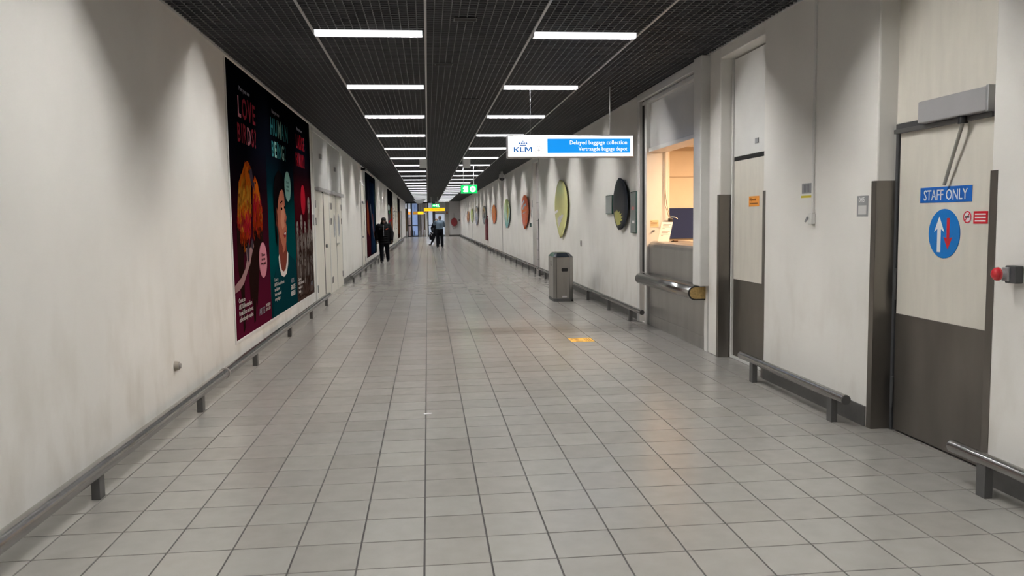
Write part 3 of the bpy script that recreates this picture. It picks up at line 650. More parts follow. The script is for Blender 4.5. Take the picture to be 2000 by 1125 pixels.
# ------------------------------------------------------------ doors on the left wall
def left_doors(idx):
    t = struct(MB().box(XL, XL+.02, 15.32, 20.18, 0, .03).build('door_%d' % idx, M['door_white']))
    fr = MB()
    for y in (15.32, 17.60, 20.08): fr.box(XL, XL+.028, y, y+.07, 0, 3.27)
    fr.box(XL, XL+.028, 15.32, 20.15, 3.22, 3.29); fr.build('door_frame', M['white'], t, bevel=.003)
    MB().box(XL, XL+.010, 15.40, 17.60, 2.22, 3.22).build('transom_panel', M['transom'], t); MB().box(XL, XL+.010, 17.67, 20.08, 2.22, 3.22).build('transom_panel', M['transom'], t)
    MB().box(XL, XL+.075, 15.6, 17.55, 2.14, 2.20).build('door_closer', M['closer'], t, bevel=.006)
    MB().box(XL, XL+.095, 17.75, 20.1, 2.13, 2.20).build('door_closer', M['closer'], t, bevel=.006)
    for y0, y1 in ((15.40, 16.62), (16.70, 17.60), (17.68, 18.86), (18.90, 20.08)):
        MB().box(XL, XL+.016, y0, y1, .02, 2.12).build('door_leaf', M['door_white'], t, bevel=.003)
    MB().box(XL, XL+.019, 16.62, 16.70, .02, 2.14).build('door_gap', M['blackgap'], t)
    MB().box(XL, XL+.018, 18.86, 18.90, .02, 2.14).build('door_gap', M['darkgrey'], t)
    for cy in (18.52, 19.40):
        w1 = MB(); w1.flat(oval(cy, 1.46, .16, .27, 28), XL+.017, th=.006); o = w1.build('oval_window', M['alu'], t)
        w2 = MB(); w2.flat(oval(cy, 1.46, .125, .235, 28), XL+.0235, th=.002); w2.build('window_glass', mat('frosted_window', (.6, .63, .66), .08), o)
    MB().box(XL+.016, XL+.05, 18.92, 19.28, 1.02, 1.05).build('door_handle', M['steel'], t, bevel=.006)
    MB().cyl((XL+.016, 16.9, 1.05), (XL+.05, 16.9, 1.05), .035).build('lock_rose', M['darkgrey'], t)
    for y in (15.5, 17.78, 18.0, 20.02):
        for z in (.28, 1.55, 1.88): MB().box(XL+.016, XL+.026, y-.035, y+.035, z-.07, z+.07).build('hinge', M['darkgrey'], t, bevel=.003)
    for y, z in ((16.4, 2.82), (18.9, 2.72)):
        MB().box(XL+.010, XL+.045, y-.10, y+.10, z-.04, z+.05).build('latch', M['grey'], t, bevel=.004)
left_doors(1)
t = tag(MB().box(XL, XL+.03, 15.16, 15.24, 1.48, 1.68).build('access_reader', M['grey'], None, bevel=.004), 'small grey access reader on the wall beside the zoo poster edge', 'switch')
# narrow service door before the second poster
def narrow_door(idx, y0, y1):
    t = struct(MB().box(XL, XL+.012, y0, y1, 0, 2.7).build('door_%d' % idx, M['door_white'], bevel=.002))
    fr = MB(); fr.box(XL, XL+.03, y0-.08, y0, 0, 2.78); fr.box(XL, XL+.03, y1, y1+.08, 0, 2.78); fr.box(XL, XL+.03, y0, y1, 2.7, 2.78); fr.build('door_frame', M['white'], t, bevel=.003)
    MB().box(XL+.012, XL+.055, y0+.3, y1-.1, 2.12, 2.19).build('door_closer', M['grey'], t, bevel=.004)
    MB().box(XL+.012, XL+.05, y0+.1, y0+.35, 1.02, 1.07).build('door_handle', M['grey'], t, bevel=.004)
    for z in (.3, 1.5, 1.9): MB().box(XL+.012, XL+.02, y1-.10, y1-.04, z-.08, z+.08).build('hinge', M['grey'], t)
narrow_door(2, 26.15, 27.35); narrow_door(3, 51.2, 53.4); narrow_door(4, 54.2, 56.6)
t = thing('wall_sign', 'pale wall sign lettered in grey beyond the third poster', 'sign', (XL, 50.5, 2.3))
MB().box(XL, XL+.02, 49.9, 51.0, 1.55, 2.45).build('plate', M['white'], t, bevel=.004)
x = MB()
for z, w_ in ((2.3, .8), (2.1, .9), (1.9, .7), (1.7, .85)): x.box(XL+.02, XL+.022, 50.0, 50.0+w_, z-.04, z+.04)
tag(x.build('lettering', M['grey'], t), kind='stuff')

# narrow tall recess door on the right wall
t = struct(MB().box(XR+.10, XR+.13, NARROW[0], NARROW[1], 0, 3.2).build('door_5', mat('pinkish_grey_panel', (.50, .47, .465), .5, noise=.05), bevel=.002))
MB().box(XR-.008, XR+.10, NARROW[0]-.03, NARROW[0]+.03, .05, 1.55).build('door_edge', M['blackgap'], t)
for z in (.35, .62, .95, 1.5, 2.02): MB().box(XR+.09, XR+.10, NARROW[0]+.05, NARROW[1]-.05, z-.006, z+.006).build('panel_joint', M['darkgrey'], t)
MB().box(XR-.03, XR+.0, NARROW[1]+.01, NARROW[1]+.05, 1.9, 2.1).build('door_stay', M['grey'], t)
fr = MB(); fr.box(XR-.012, XR, NARROW[1], NARROW[1]+.10, .15, 3.26); fr.box(XR-.012, XR, NARROW[0]-.09, NARROW[1]+.10, 3.2, 3.27); fr.build('door_frame', M['white'], t, bevel=.003)
o = MB().box(XR-.035, XR, 24.55, 24.8, 1.30, 1.42).build('wall_switch', mat('dark_green_plastic', (.015, .06, .055), .4), None, bevel=.004); tag(o, 'small dark green switch plate under the orange surfboard nearest the bin', 'switch')
t = thing('access_reader', 'pale oval reader plate on the wall left of the narrow door', 'switch', (XR, 24.4, 1.7))
MB().box(XR-.02, XR, 24.36, 24.50, 1.56, 1.84).build('plate', M['transom'], t, bevel=.01)
MB().box(XR-.026, XR-.02, 24.39, 24.47, 1.62, 1.72).build('button', M['grey'], t, bevel=.002)
t = thing('wall_socket', 'small grey socket low on the right wall beyond the waste bin', 'socket', (XR, 16.5, 1.0))
MB().box(XR-.014, XR, 16.44, 16.56, .97, 1.09).build('plate', M['column'], t, bevel=.003); MB().cyl((XR-.016, 16.5, 1.03), (XR-.014, 16.5, 1.03), .03).build('outlet', M['darkgrey'], t)

# ------------------------------------------------------------ surfboards on the right wall
def surfboard(label, yc, zc, hgt, wid, col, art=(), sm=.56, pb=.80, rough=.22):
    """outline along Z; deck turned to the corridor, gently domed, standing off the wall on two pins"""
    t = thing('surfboard', label, 'surfboard', (XR, yc, zc-hgt/2), 'surfboards hung on the right wall')
    def prof_w(s):
        s = min(max(s, 0), 1); q = s/sm if s < sm else (1-s)/(1-sm)
        return max(1-(1-q)**2, 0)**(pb if s < sm else .52)
    N = 32; rows = []
    for i in range(N+1):
        s = i/N                                   # 0 bottom tip .. 1 top
        wv = prof_w(s)
        rows.append((zc-hgt/2+hgt*s, max(wid/2*wv, .004)))
    K = 10; th = .032; vs = []; fs = []
    for z, hw in rows:
        for k in range(K+1):
            u = -1+2*k/K; dome = (1-u*u)**.5*th; rock = .0
            vs.append((XR-.055-dome-rock, yc+hw*u, z))
        for k in range(K+1):
            u = 1-2*k/K; vs.append((XR-.055+(1-u*u)**.5*.018, yc+hw*u, z))
    R = 2*(K+1)
    for i in range(N):
        for k in range(R): fs.append((i*R+k, i*R+(k+1) % R, (i+1)*R+(k+1) % R, (i+1)*R+k))
    fs.append(tuple(range(R))); fs.append(tuple(range(N*R, N*R+R)))
    mb = MB(); mb.add(vs, fs, 0, True); mb.build('board', col if not isinstance(col, tuple) else mat('board_resin', col, rough, 0, .25 if sum(col) > .1 else .08, noise=.04, nscale=7), t)
    for z in (zc-hgt*.25, zc+hgt*.25): MB().cyl((XR-.045, yc, z), (XR-.002, yc, z), .015).build('wall_pin', M['alu'], t)
    def hw_at(z):
        s = (z-(zc-hgt/2))/hgt; return wid/2*prof_w(s)
    for k, (nm, pts, c) in enumerate(art):            # printed marks and one painted glint, following the dome
        m3 = MB(); q = []
        for (u, v) in pts:
            z = zc+v*hgt/2; hw = hw_at(z); uu = max(-.93, min(.93, -u)); q.append((XR-.055-(1-uu*uu)**.5*th-.004-.001*k, yc+hw*uu, z))
        cx = sum(p[0] for p in q)/len(q); c_ = (min(cx, min(p[0] for p in q))-.001, sum(p[1] for p in q)/len(q), sum(p[2] for p in q)/len(q)); q.append(c_); n = len(q)-1
        m3.add(q, [(i, (i+1) % n, n) for i in range(n)], 0); m3.build(nm, mat('decal_'+nm, c, .35, 0, .3), t)
    return t
W_ = rgb(214, 212, 205); G_ = rgb(150, 160, 165)
# u: -1 is the far side (image left) .. 1 the near side
surfboard('lime yellow surfboard with white smudges above the waste bin', 18.72, 1.77, 1.34, 1.85, rgb(214, 212, 142),
    [('white_streak', [(-.95,-.10),(-.7,-.06),(-.3,-.02),(-.2,-.10),(-.5,-.14),(-.8,-.16)], W_), ('white_patch', [(-.35,-.32),(-.1,-.30),(.0,-.22),(.15,-.26),(.4,-.18),(.62,-.22),(.5,-.32),(.3,-.38),(.35,-.44),(.05,-.50),(.1,-.58),(-.1,-.56),(-.2,-.66),(-.25,-.5),(-.4,-.44)], W_)])
surfboard('glossy black surfboard with a yellow splash beside the service booth', 12.86, 1.765, .83, 1.04, (.010, .013, .022),
    [('yellow_splash', [(-.62,-.30),(-.50,-.36),(-.42,-.24),(-.34,-.34),(-.2,-.20),(-.18,-.32),(.0,-.22),(.02,-.33),(.25,-.26),(.2,-.38),(.5,-.36),(.34,-.46),(.66,-.50),(.42,-.55),(.66,-.62),(.36,-.66),(.5,-.76),(.2,-.80),(-.1,-.84),(-.35,-.78),(-.5,-.66),(-.6,-.5)], rgb(178, 176, 96))], rough=.3, sm=.5, pb=.55)
surfboard('reddish orange surfboard with silver stripes beside the narrow door', 25.75, 1.77, 1.08, 2.0, rgb(205, 86, 26),
    [('silver_band', [(-.65,.50),(-.2,.66),(.1,.72),(.2,.60),(-.1,.54),(-.3,.40),(-.6,.34)], G_), ('silver_band', [(-.45,.22),(.0,.44),(.55,.50),(.7,.38),(.1,.28),(-.3,.10)], G_), ('silver_line', [(-.5,-.10),(.1,.0),(.6,.02),(.1,-.06)], G_)])
m = gradient_mat('board_aqua_yellow', [(0, rgb(112, 165, 170)), (.45, rgb(165, 190, 175)), (1, rgb(186, 200, 140))], 1.2, 2.3, .2)
surfboard('pale aqua and yellow surfboard, third of the row from the bin', 31.7, 1.77, 1.12, 2.35, m, [('yellow_flank', [(.35,.75),(.6,.5),(.8,.1),(.7,-.3),(.45,-.55),(.5,-.1),(.4,.3)], rgb(205, 195, 90))])
surfboard('bright orange surfboard right of the dark red post', 37.9, 1.79, .88, 2.3, rgb(222, 112, 38), [('dark_rim', [(-.9,.35),(-.8,.55),(-.7,.45),(-.8,.1),(-.85,-.2)], rgb(150, 60, 20))])
surfboard('dark grey surfboard with black and white pattern', 44.6, 1.80, 1.02, 3.0, rgb(98, 108, 104), [('black_zigzag', [(.7,.3),(.2,.1),(.6,-.05),(-.1,-.25),(.5,-.35),(.8,-.1)], (.01, .01, .012)), ('white_mark', [(-.2,.45),(.3,.55),(.4,.42),(-.1,.36)], W_)])
surfboard('plain slate blue grey surfboard', 51.4, 1.80, 1.24, 3.7, rgb(128, 134, 150), [('painted_glint', [(.1,.40),(.5,.46),(.5,.34),(.15,.30)], W_)])  # the pale mark is a glint painted onto the plain deck
surfboard('small lime green surfboard, second farthest', 56.8, 1.84, .96, 3.4, rgb(172, 186, 92), [('dark_edge', [(.6,.3),(.8,.1),(.7,-.3),(.55,.0)], rgb(90, 100, 50))])
surfboard('small orange brown surfboard, farthest of the row', 62.6, 1.78, .90, 4.0, rgb(200, 130, 60), [('grey_top', [(-.6,.6),(0,.85),(.6,.6),(.3,.45),(-.3,.45)], rgb(110, 110, 112)), ('dark_spot', [(.2,.1),(.6,.0),(.5,-.3),(.2,-.2)], rgb(110, 60, 30))])

# glass plaques beside the black board
def plaque(label, y0, y1, z0, z1, marks):
    t = thing('glass_plaque', label, 'plaque', (XR, (y0+y1)/2, z0))
    MB().box(XR-.045, XR-.004, y0, y1, z0, z1).build('glass_slab', M['plaque_edge'], t, bevel=.004)
    MB().box(XR-.048, XR-.0455, y0+.012, y1-.012, z0+.012, z1-.012).build('face', M['plaque'], t)
    for a in marks: MB().box(XR-.050, XR-.0485, *a[:4]).build('printed_mark', a[4], t)
plaque('small grey glass plaque left of the black surfboard', 13.50, 13.98, 1.61, 1.93, [])
plaque('tall narrow glass display plaque between black surfboard and booth', 11.90, 12.24, 1.31, 1.94, [(12.0, 12.14, 1.66, 1.71, mat('mark_red', (.3, .04, .04), .4)), (11.98, 12.12, 1.46, 1.50, M['transom'])])

# dark red post on the wall
HS = XR-.004
t = thing('hose_stand', 'slim dark red post fixed to the right wall between two surfboards', 'fire equipment', (XR, 42.8, .45))
MB().box(HS-.10, HS, 42.3, 43.3, .46, 1.56).build('body', M['oxblood'], t, bevel=.02); MB().box(XR-.115, XR-.10, 42.6, 43.0, .5, 1.5).build('rib', M['hose_red'], t, bevel=.01)
MB().tube([(XR-.05, 42.4, 1.56), (XR-.05, 42.3, 1.66), (XR-.05, 41.9, 1.72)], .03).build('hook', M['oxblood'], t)

# ------------------------------------------------------------ waste bin
BX, BY = 2.50, 15.2
t = thing('waste_bin', 'brushed steel recycling bin with black slot by the right wall', 'waste bin', (BX, BY, 0))
x0, x1, y0, y1, c = 2.315, 2.685, 14.86, 15.56, .075
plan = [(x0+.05, y0), (x1-c, y0), (x1, y0+c), (x1, y1-c), (x1-c, y1), (x0+.05, y1), (x0, y1-.05), (x0, y0+.05)]
def scale_plan(p, k, dx=0.): return [((a-BX)*k+BX, (b-(y0+y1)/2)*k+(y0+y1)/2) for a, b in p]
MB().prism(plan, .055, .835).build('body', M['bin'], t, bevel=.006)
MB().prism(scale_plan(plan, 1.03), .0, .055).build('plinth', M['post'], t, bevel=.004)
lid = MB(); top = [(x0+.07, y0+.10), (x1-c-.04, y0+.10), (x1-.06, y0+.16), (x1-.06, y1-.16), (x1-c-.04, y1-.1), (x0+.07, y1-.10), (x0+.05, y1-.15), (x0+.05, y0+.15)]
n = 8; vs = [(a, b, .835) for a, b in scale_plan(plan, 1.02)] + [(a, b, .905) for a, b in top]
lid.add(vs, [(i, (i+1) % n, n+(i+1) % n, n+i) for i in range(n)] + [tuple(range(n))[::-1], tuple(range(n, 2*n))]); lid.build('lid', M['bin_lid'], t, bevel=.004)
MB().prism(scale_plan(top, .8), .905, .908).build('opening', M['black'], t)
for (xa, ya, xb, yb) in ((x0+.05, y0-.002, x0+.056, y0+.003), (x1-c-.006, y0-.002, x1-c, y0+.003), (x1-.004, y0+c, x1+.002, y0+c+.006), (x0-.002, y0+.05, x0+.003, y0+.058), (x0-.002, y1-.06, x0+.003, y1-.052)):
    MB().box(xa, xb, ya, yb, .06, .83).build('seam', M['darkgrey'], t)
sl = MB(); sl.flat([(2.46, .575), (2.475, .560), (2.565, .560), (2.58, .575), (2.58, .615), (2.565, .625), (2.475, .625), (2.46, .615)], y0-.004, 'y', th=.006); sl.build('ash_slot', M['black'], t)
MB().box(2.47, 2.56, y0-.003, y0, .075, .105).build('label_plate', M['paper'], t)
sym = MB()
for k in range(3):
    a = 2*PI*k/3+.5; pts = []
    for s in (0, .5, 1.0, 1.5): pts.append((15.20+.052*math.cos(a+s)*1.1, .70+.052*math.sin(a+s)))
    for s in (1.5, 1.0, .5, 0): pts.append((15.20+.030*math.cos(a+s)*1.1, .70+.030*math.sin(a+s)))
    for i in range(3): sym.flat([pts[i], pts[i+1], pts[6-i], pts[7-i]], x0-.002, th=.0015)
    sym.flat([(15.20+.066*math.cos(a+1.5), .70+.066*math.sin(a+1.5)), (15.20+.045*math.cos(a+2.0), .70+.045*math.sin(a+2.0)), (15.20+.02*math.cos(a+1.5), .70+.02*math.sin(a+1.5))], x0-.002, th=.0015)
sym.build('recycling_symbol', M['blackink'], t)
MB().cyl((x1-.02, y0+.04, .0), (x1-.02, y0+.04, .03), .022, n=12).build('foot', M['black'], t)

# floor sticker
t = thing('floor_sticker', 'yellow floor sticker with pictogram in front of the booth', 'sticker', (1.91, 10.08, 0))
MB().box(1.765, 2.06, 9.925, 10.24, .0002, .0012).build('sheet', M['sticker'], t)
k = MB()
for xx in (1.97, 2.0, 2.03): k.box(xx-.008, xx+.004, 9.98, 10.2, .0013, .0017)
k.box(1.80, 1.90, 10.18, 10.21, .0013, .0017); k.box(1.83, 1.92, 9.95, 9.99, .0013, .0017); k.flat(oval(1.80, 10.11, .018, .03, 12), .0013, 'z', th=.0004); k.flat(oval(1.86, 10.09, .03, .05, 12), .0013, 'z', th=.0004)
k.build('pictogram', M['stickerink'], t)
o = MB(); o.flat([(.0, 6.395), (.015, 6.41), (-.02, 6.42), (-.055, 6.405), (-.05, 6.38), (-.02, 6.39)], .001, 'z', th=.004); o = o.build('paper_scrap', M['paper']); o.location = (-.01, 0, 0)
tag(o, 'tiny white paper scrap on the floor tiles in the middle', 'litter')

# ------------------------------------------------------------ service booth on the right
rb = MB(); BX1 = 6.6
rb.box(XR+.3, BX1, 13.0, 13.1, 0, 2.9); rb.box(BX1, BX1+.1, 8.9, 13.1, 0, 2.9); rb.box(XR+.3, BX1, 8.6, 8.7, 0, 2.9); rb.box(XR+.3, XR+.34, 11.8, 13.0, 0, 2.9)
struct(rb.build('wall_booth', M['inner']))
struct(MB().box(XR+.05, BX1, 8.6, 13.1, 2.68, 2.78).build('ceiling_booth', M['inner']))
MB_ = MB(); MB_.box(XR+.3, BX1, 12.985, 13.0, 2.19, 2.205); MB_.box(XR+.3, BX1, 12.98, 13.0, 2.62, 2.68); struct(MB_.build('trim_7', mat('booth_seam', (.50, .42, .33), .6)))
struct(MB().box(XR+.3, BX1, 11.3, 11.33, 2.668, 2.68).build('trim_8', mat('booth_ceiling_slot', (.2, .15, .1), .6)))
# lamp in the booth
t = thing('booth_lamp', 'warm ceiling lamp inside the service booth', 'ceiling lamp', (4.6, 10.6, 2.6))
MB().box(4.2, 5.6, 10.3, 10.7, 2.652, 2.677).build('housing', M['white'], t, bevel=.004); MB().box(4.22, 5.58, 10.32, 10.68, 2.64, 2.653).build('diffuser', M['lampwarm'], t, bevel=.004)
for (lx, ly, pw) in ((4.9, 10.5, 1.0),):
    ld = bpy.data.lights.new('booth_light', 'AREA'); ld.shape = 'RECTANGLE'; ld.size = 1.3; ld.size_y = .35; ld.energy = BOOTH_POWER*pw; ld.color = (1, .66, .39)
    lo = bpy.data.objects.new('booth_light', ld); C.objects.link(lo); lo.location = (lx, ly, 2.63)

bt = struct(MB().box(XR-.02, XR+.3, 11.42, BO[1], 0, .01).build('window_1', M['white']))
def part(name, m, b=.004, *boxes, smooth=False):
    mb = MB()
    for a in boxes: mb.box(*a)
    return mb.build(name, m, bt, bevel=b)
part('outer_post', M['white'], .008, (XR-.055, XR+.2, 11.67, 11.82, 0, 3.30))
part('post_gap', M['blackgap'], 0, (XR-.012, XR+.2, 11.53, 11.665, .75, 3.25))
part('inner_post', M['white'], .005, (XR-.02, XR+.3, 11.42, 11.52, 0, 3.25))
part('header', M['white'], .008, (XR-.06, XR+.2, 8.9, 11.80, 3.22, 3.325))
part('header_track', M['transom'], .004, (XR-.03, XR+.1, 9.0, 11.6, 3.15, 3.20))
part('transom_panel', M['transom'], .003, (XR+.04, XR+.07, 9.0, 11.45, 2.53, 3.24))
part('transom_rail', M['white'], .005, (XR+.02, XR+.30, 9.0, 11.45, 2.475, 2.53))
part('jamb', M['inner'], 0, (XR+.3, XR+.32, 11.42, 11.6, 0, 2.68), (XR+.17, XR+.28, 11.425, 11.6, 1.0, 2.68))
col = part('box_column', M['white'], .014, (XR-.10, XR+.08, 8.87, 9.12, .755, 3.33))
for z in (1.0, 1.45, 1.9, 2.35, 2.8):
    MB().cyl((XR+.045, 8.864, z), (XR+.045, 8.872, z), .008, n=8).build('screw', M['darkgrey'], col); MB().cyl((XR+.075, 8.864, z), (XR+.075, 8.872, z), .006, n=8).build('screw', M['darkgrey'], col)
part('lower_post', M['white'], .004, (XR+.0, XR+.05, 8.90, 9.0, 0, .755), (XR+.06, XR+.10, 8.88, 8.93, 0, .755))
part('near_jamb', M['white'], .004, (XR+.08, XR+.3, 8.86, 9.0, 0, 3.3))
# steel counter
front = MB()
prof = [(XR+.02, 0), (XR+.02, 1.12), (XR+.028, 1.16), (XR+.05, 1.19), (XR+.09, 1.205), (XR+.50, 1.205), (XR+.50, 1.165), (XR+.06, 1.16), (XR+.06, 0)]
front.prism(prof, 8.98, 11.42, 'y'); front.build('counter_front', M['steel'], bt, bevel=.003)
part('kick_strip', M['steel'], .002, (XR+.012, XR+.022, 8.98, 11.42, .0, .155))
bar = MB(); pr = [(XR+.02, .595), (XR-.12, .595)] + [(XR-.12-.078*math.sin(a), .673-.078*math.cos(a)) for a in [PI*i/12 for i in range(1, 12)]] + [(XR-.12, .751), (XR+.02, .751)]
bar.prism(pr, 8.965, 11.37, 'y'); b_ = bar.build('bumper', M['steel_rail'], bt, bevel=0)
for p in b_.data.polygons: p.use_smooth = abs(p.normal.y) < .5 and p.normal.x < -.05 and p.area > .01
core = MB(); pr2 = [(XR+.03, .607), (XR-.12, .607)] + [(XR-.12-.066*math.sin(a), .673-.066*math.cos(a)) for a in [PI*i/12 for i in range(1, 12)]] + [(XR-.12, .739), (XR+.03, .739)]
core.prism(pr2, 8.955, 8.97, 'y'); core.build('bumper_end', M['wood'], bt, bevel=.001)
rim = MB(); pr3 = [(XR+.0, .590), (XR-.12, .590)] + [(XR-.12-.083*math.sin(a), .673-.083*math.cos(a)) for a in [PI*i/12 for i in range(1, 12)]] + [(XR-.12, .756), (XR, .756)]
rim.prism(pr3, 8.960, 8.966, 'y'); rim.build('bumper_rim', M['black'], bt)
part('desk', mat('desk_brown', (.22, .12, .06), .5), .004, (XR+.5, XR+1.4, 8.9, 11.9, 1.05, 1.09))

# things in the booth
o = MB().box(3.86, 5.3, 12.95, 12.98, 1.19, 1.69).build('notice_board', M['navy'], None, bevel=.004); tag(o, 'plain dark navy board on the booth back wall', 'board')
t = thing('notice_sheet', 'white printed sheet leaning on the steel counter in the booth', 'paper', (3.30, 11.05, 1.206))
sh = MB(); A_, B_, C__, D_ = Vector((3.185, 11.02, 1.207)), Vector((3.345, 11.02, 1.207)), Vector((3.425, 11.10, 1.475)), Vector((3.265, 11.10, 1.480))
nn = (B_-A_).cross(D_-A_).normalized()*.0015
sh.add([A_, B_, C__, D_, A_-nn, B_-nn, C__-nn, D_-nn], [(0,1,2,3),(7,6,5,4),(0,4,5,1),(1,5,6,2),(2,6,7,3),(3,7,4,0)]); sh.build('sheet', M['paper'], t)
ln = MB()
for k, (v, u0, u1) in enumerate(((.86, .18, .9), (.79, .18, .7), (.72, .18, .86), (.65, .18, .4), (.50, .18, .9), (.43, .18, .75), (.36, .18, .86), (.29, .18, .35))):
    q = []
    for (uu, vv) in ((u0, v), (u1, v), (u1, v+.022), (u0, v+.022)):
        p = A_.lerp(B_, uu).lerp(D_.lerp(C__, uu), vv)+nn*.4; q.append(p)
    ln.add(q+[p+nn*.15 for p in q], [(0,1,2,3),(7,6,5,4)])
ln.build('text_lines', M['ink'], t)
o = MB().box(3.19, 3.31, 11.418, 11.4245, 1.40, 1.505); 
t = thing('wall_note', 'cream paper note on the inner side wall of the booth', 'paper', (3.25, 11.42, 1.4))
o.build('sheet', M['cream_paper'], t)
l2 = MB()
for z, a, b in ((1.485, 3.195, 3.22), (1.465, 3.20, 3.295), (1.45, 3.20, 3.29), (1.43, 3.20, 3.295)): l2.box(a, b, 11.4165, 11.4179, z, z+.005)
l2.build('text_lines', M['brownink'], t)
t = thing('coat_hook', 'small black hook under the cream note in the booth', 'hook', (3.24, 11.41, 1.35))
MB().box(3.225, 3.255, 11.40, 11.42, 1.345, 1.36).build('hook', M['black'], t, bevel=.003); MB().cyl((3.24, 11.385, 1.352), (3.24, 11.405, 1.352), .007).build('pin', M['black'], t)
t = thing('cable_adapter', 'small black adapter with white cable above the white sheet', 'adapter', (3.47, 11.37, 1.46))
MB().box(3.44, 3.50, 11.34, 11.40, 1.46, 1.53).build('body', M['black'], t, bevel=.01)
MB().tube([(3.50+.11*math.sin(a)*.7, 11.37, 1.515+.03*math.cos(a)) for a in [-.9+.4*i for i in range(7)]], .005).build('cable', M['white'], t)
t = thing('keyring', 'small brown object on the steel counter beside the sheet', 'trinket', (3.40, 10.9, 1.206))
MB().box(3.36, 3.43, 10.86, 10.92, 1.206, 1.226).build('pouch', mat('brown_leather', (.12, .06, .025), .6), t, bevel=.008); MB().cyl((3.36, 10.89, 1.212), (3.335, 10.89, 1.209), .006).build('tab', M['black'], t)
t = thing('power_cable', 'thin brown cables running down the booth corner', 'cable', (3.9, 12.95, 1.5))
for dx in (0, .05):
    MB().tube([(3.385+dx*.4, 11.41, 2.66), (3.385+dx*.4, 11.41, 1.95), (3.40+dx*.5, 11.40, 1.72), (3.455+dx*.3, 11.37, 1.53)], .004).build('cable', mat('cable_brown', (.20, .14, .09), .5), t)

# ------------------------------------------------------------ recess doors on the right wall
def corner_guard(y, far, idx):
    """stainless corner guard on a recess jamb: far jamb wraps round its corner, near jamb shows its flange"""
    mb = MB(); z = 1.78
    if far: mb.box(XR-.004, XR+.145, y-.004, y+.0, 0, z); mb.box(XR-.004, XR+.0, y-.004, y+.06, 0, z)
    else: mb.box(XR-.004, XR+.145, y, y+.004, 0, z); mb.box(XR-.004, XR, y-.055, y+.004, 0, z)
    return struct(mb.build('trim_%d' % idx, M['steel_dark'], bevel=.0015))
corner_guard(D3[1], True, 9); corner_guard(D3[0], False, 10); corner_guard(D2[1], True, 11); corner_guard(D2[0], False, 12)
DX = XR+.14
# door of the nearer recess: staff door
t = struct(MB().box(DX, DX+.05, D3[0]+.10, D3[1]-.05, .012, 2.12).build('door_6', M['door_white'], bevel=.003))
fr = MB(); fr.box(DX-.006, DX+.16, D3[0], D3[0]+.08, 0, 2.17); fr.box(DX-.004, DX+.16, D3[1]-.030, D3[1], 0, 2.17); fr.box(DX-.006, DX+.16, D3[0], D3[1], 2.13, 2.17)
fr.build('door_frame', M['darkgrey'], t, bevel=.003)
MB().box(DX+.0, DX+.05, D3[0], D3[1], 2.17, 3.22).build('transom_panel', M['door_white'], t, bevel=.003)
MB().box(DX-.006, DX+.0, D3[0]+.10, D3[1]-.055, .015, .845).build('kick_plate', M['steel_dark'], t, bevel=.002)
for z in (1.05, .28): MB().cyl((DX-.014, D3[1]-.045, z-.11), (DX-.014, D3[1]-.045, z+.11), .013, n=12).build('hinge', M['darkgrey'], t)
MB().box(DX-.003, DX, D3[1]-.048, D3[1]-.035, .85, 2.12).build('edge_strip', M['blackgap'], t)
t = thing('door_closer', 'grey overhead door closer with long arm on the staff door', 'door closer', (DX, 4.9, 2.16))
MB().box(DX-.09, DX-.002, 4.40, 5.06, 2.13, 2.27).build('body', M['closer'], t, bevel=.008)
MB().box(DX-.095, DX-.0, 4.38, 4.405, 2.125, 2.275).build('end_cap', M['alu'], t, bevel=.004)
MB().box(DX-.04, DX-.006, 4.42, 5.41, 2.10, 2.128).build('slide_rail', M['post'], t, bevel=.003)
MB().cyl((DX-.05, 4.66, 2.085), (DX-.05, 4.66, 2.13), .028, n=16).build('spindle', M['black'], t)
arm = MB(); arm.tube([(DX-.05, 4.66, 2.09), (DX-.03, 4.85, 1.725)], .011); arm.build('arm', M['arm'], t)
# staff door signs
def plate(name, label, cat, x, y0, y1, z0, z1, m):
    t = thing(name, label, cat, (x, (y0+y1)/2, z0)); MB().box(x-.003, x, y0, y1, z0, z1).build('plate', m, t, bevel=.001); return t
t = plate('door_sign', 'blue STAFF ONLY sign on the nearest right-hand door', 'sign', DX-.0005, 4.62, 5.14, 1.615, 1.715, M['signblue'])
x = MB(); text_on(x, 'STAFF ONLY', .098, (DX-.0045, 4.88, 1.630), '-x', align='CENTER', xs=.80); x.build('lettering', M['whiteink'], t)
t = thing('door_sign', 'round blue sign with white up and red down arrows', 'sign', (DX, 4.875, 1.27))
x = MB(); x.flat(oval(4.878, 1.415, .158, .158, 40), DX-.0035, th=.003); x.build('disc', M['roundblue'], t)
x = MB(); cy = 4.925; x.flat([(cy+.018, 1.295), (cy+.018, 1.445), (cy+.052, 1.425), (cy, 1.525), (cy-.052, 1.425), (cy-.018, 1.445), (cy-.018, 1.295)], DX-.0048, th=.001); x.build('up_arrow', M['whiteink'], t)
x = MB(); cy = 4.835; x.flat([(cy+.014, 1.515), (cy+.014, 1.385), (cy+.044, 1.395), (cy, 1.315), (cy-.044, 1.395), (cy-.014, 1.385), (cy-.014, 1.515)], DX-.0048, th=.001); x.build('down_arrow', M['arrowred'], t)
t = plate('door_sign', 'small red notice with white lines right of the round sign', 'sign', DX-.0005, 4.475, 4.60, 1.48, 1.555, M['signred'])
x = MB()
for z in (1.497, 1.517, 1.537): x.box(DX-.0045, DX-.0036, 4.49, 4.585, z-.004, z+.004)
tag(x.build('lettering', M['whiteink'], t), kind='stuff')
t = thing('door_sign', 'small round white prohibition sticker with red ring', 'sign', (DX, 4.655, 1.48))
x = MB(); x.flat(oval(4.655, 1.52, .040, .040, 24), DX-.0035, th=.003); x.build('disc', M['paper'], t)
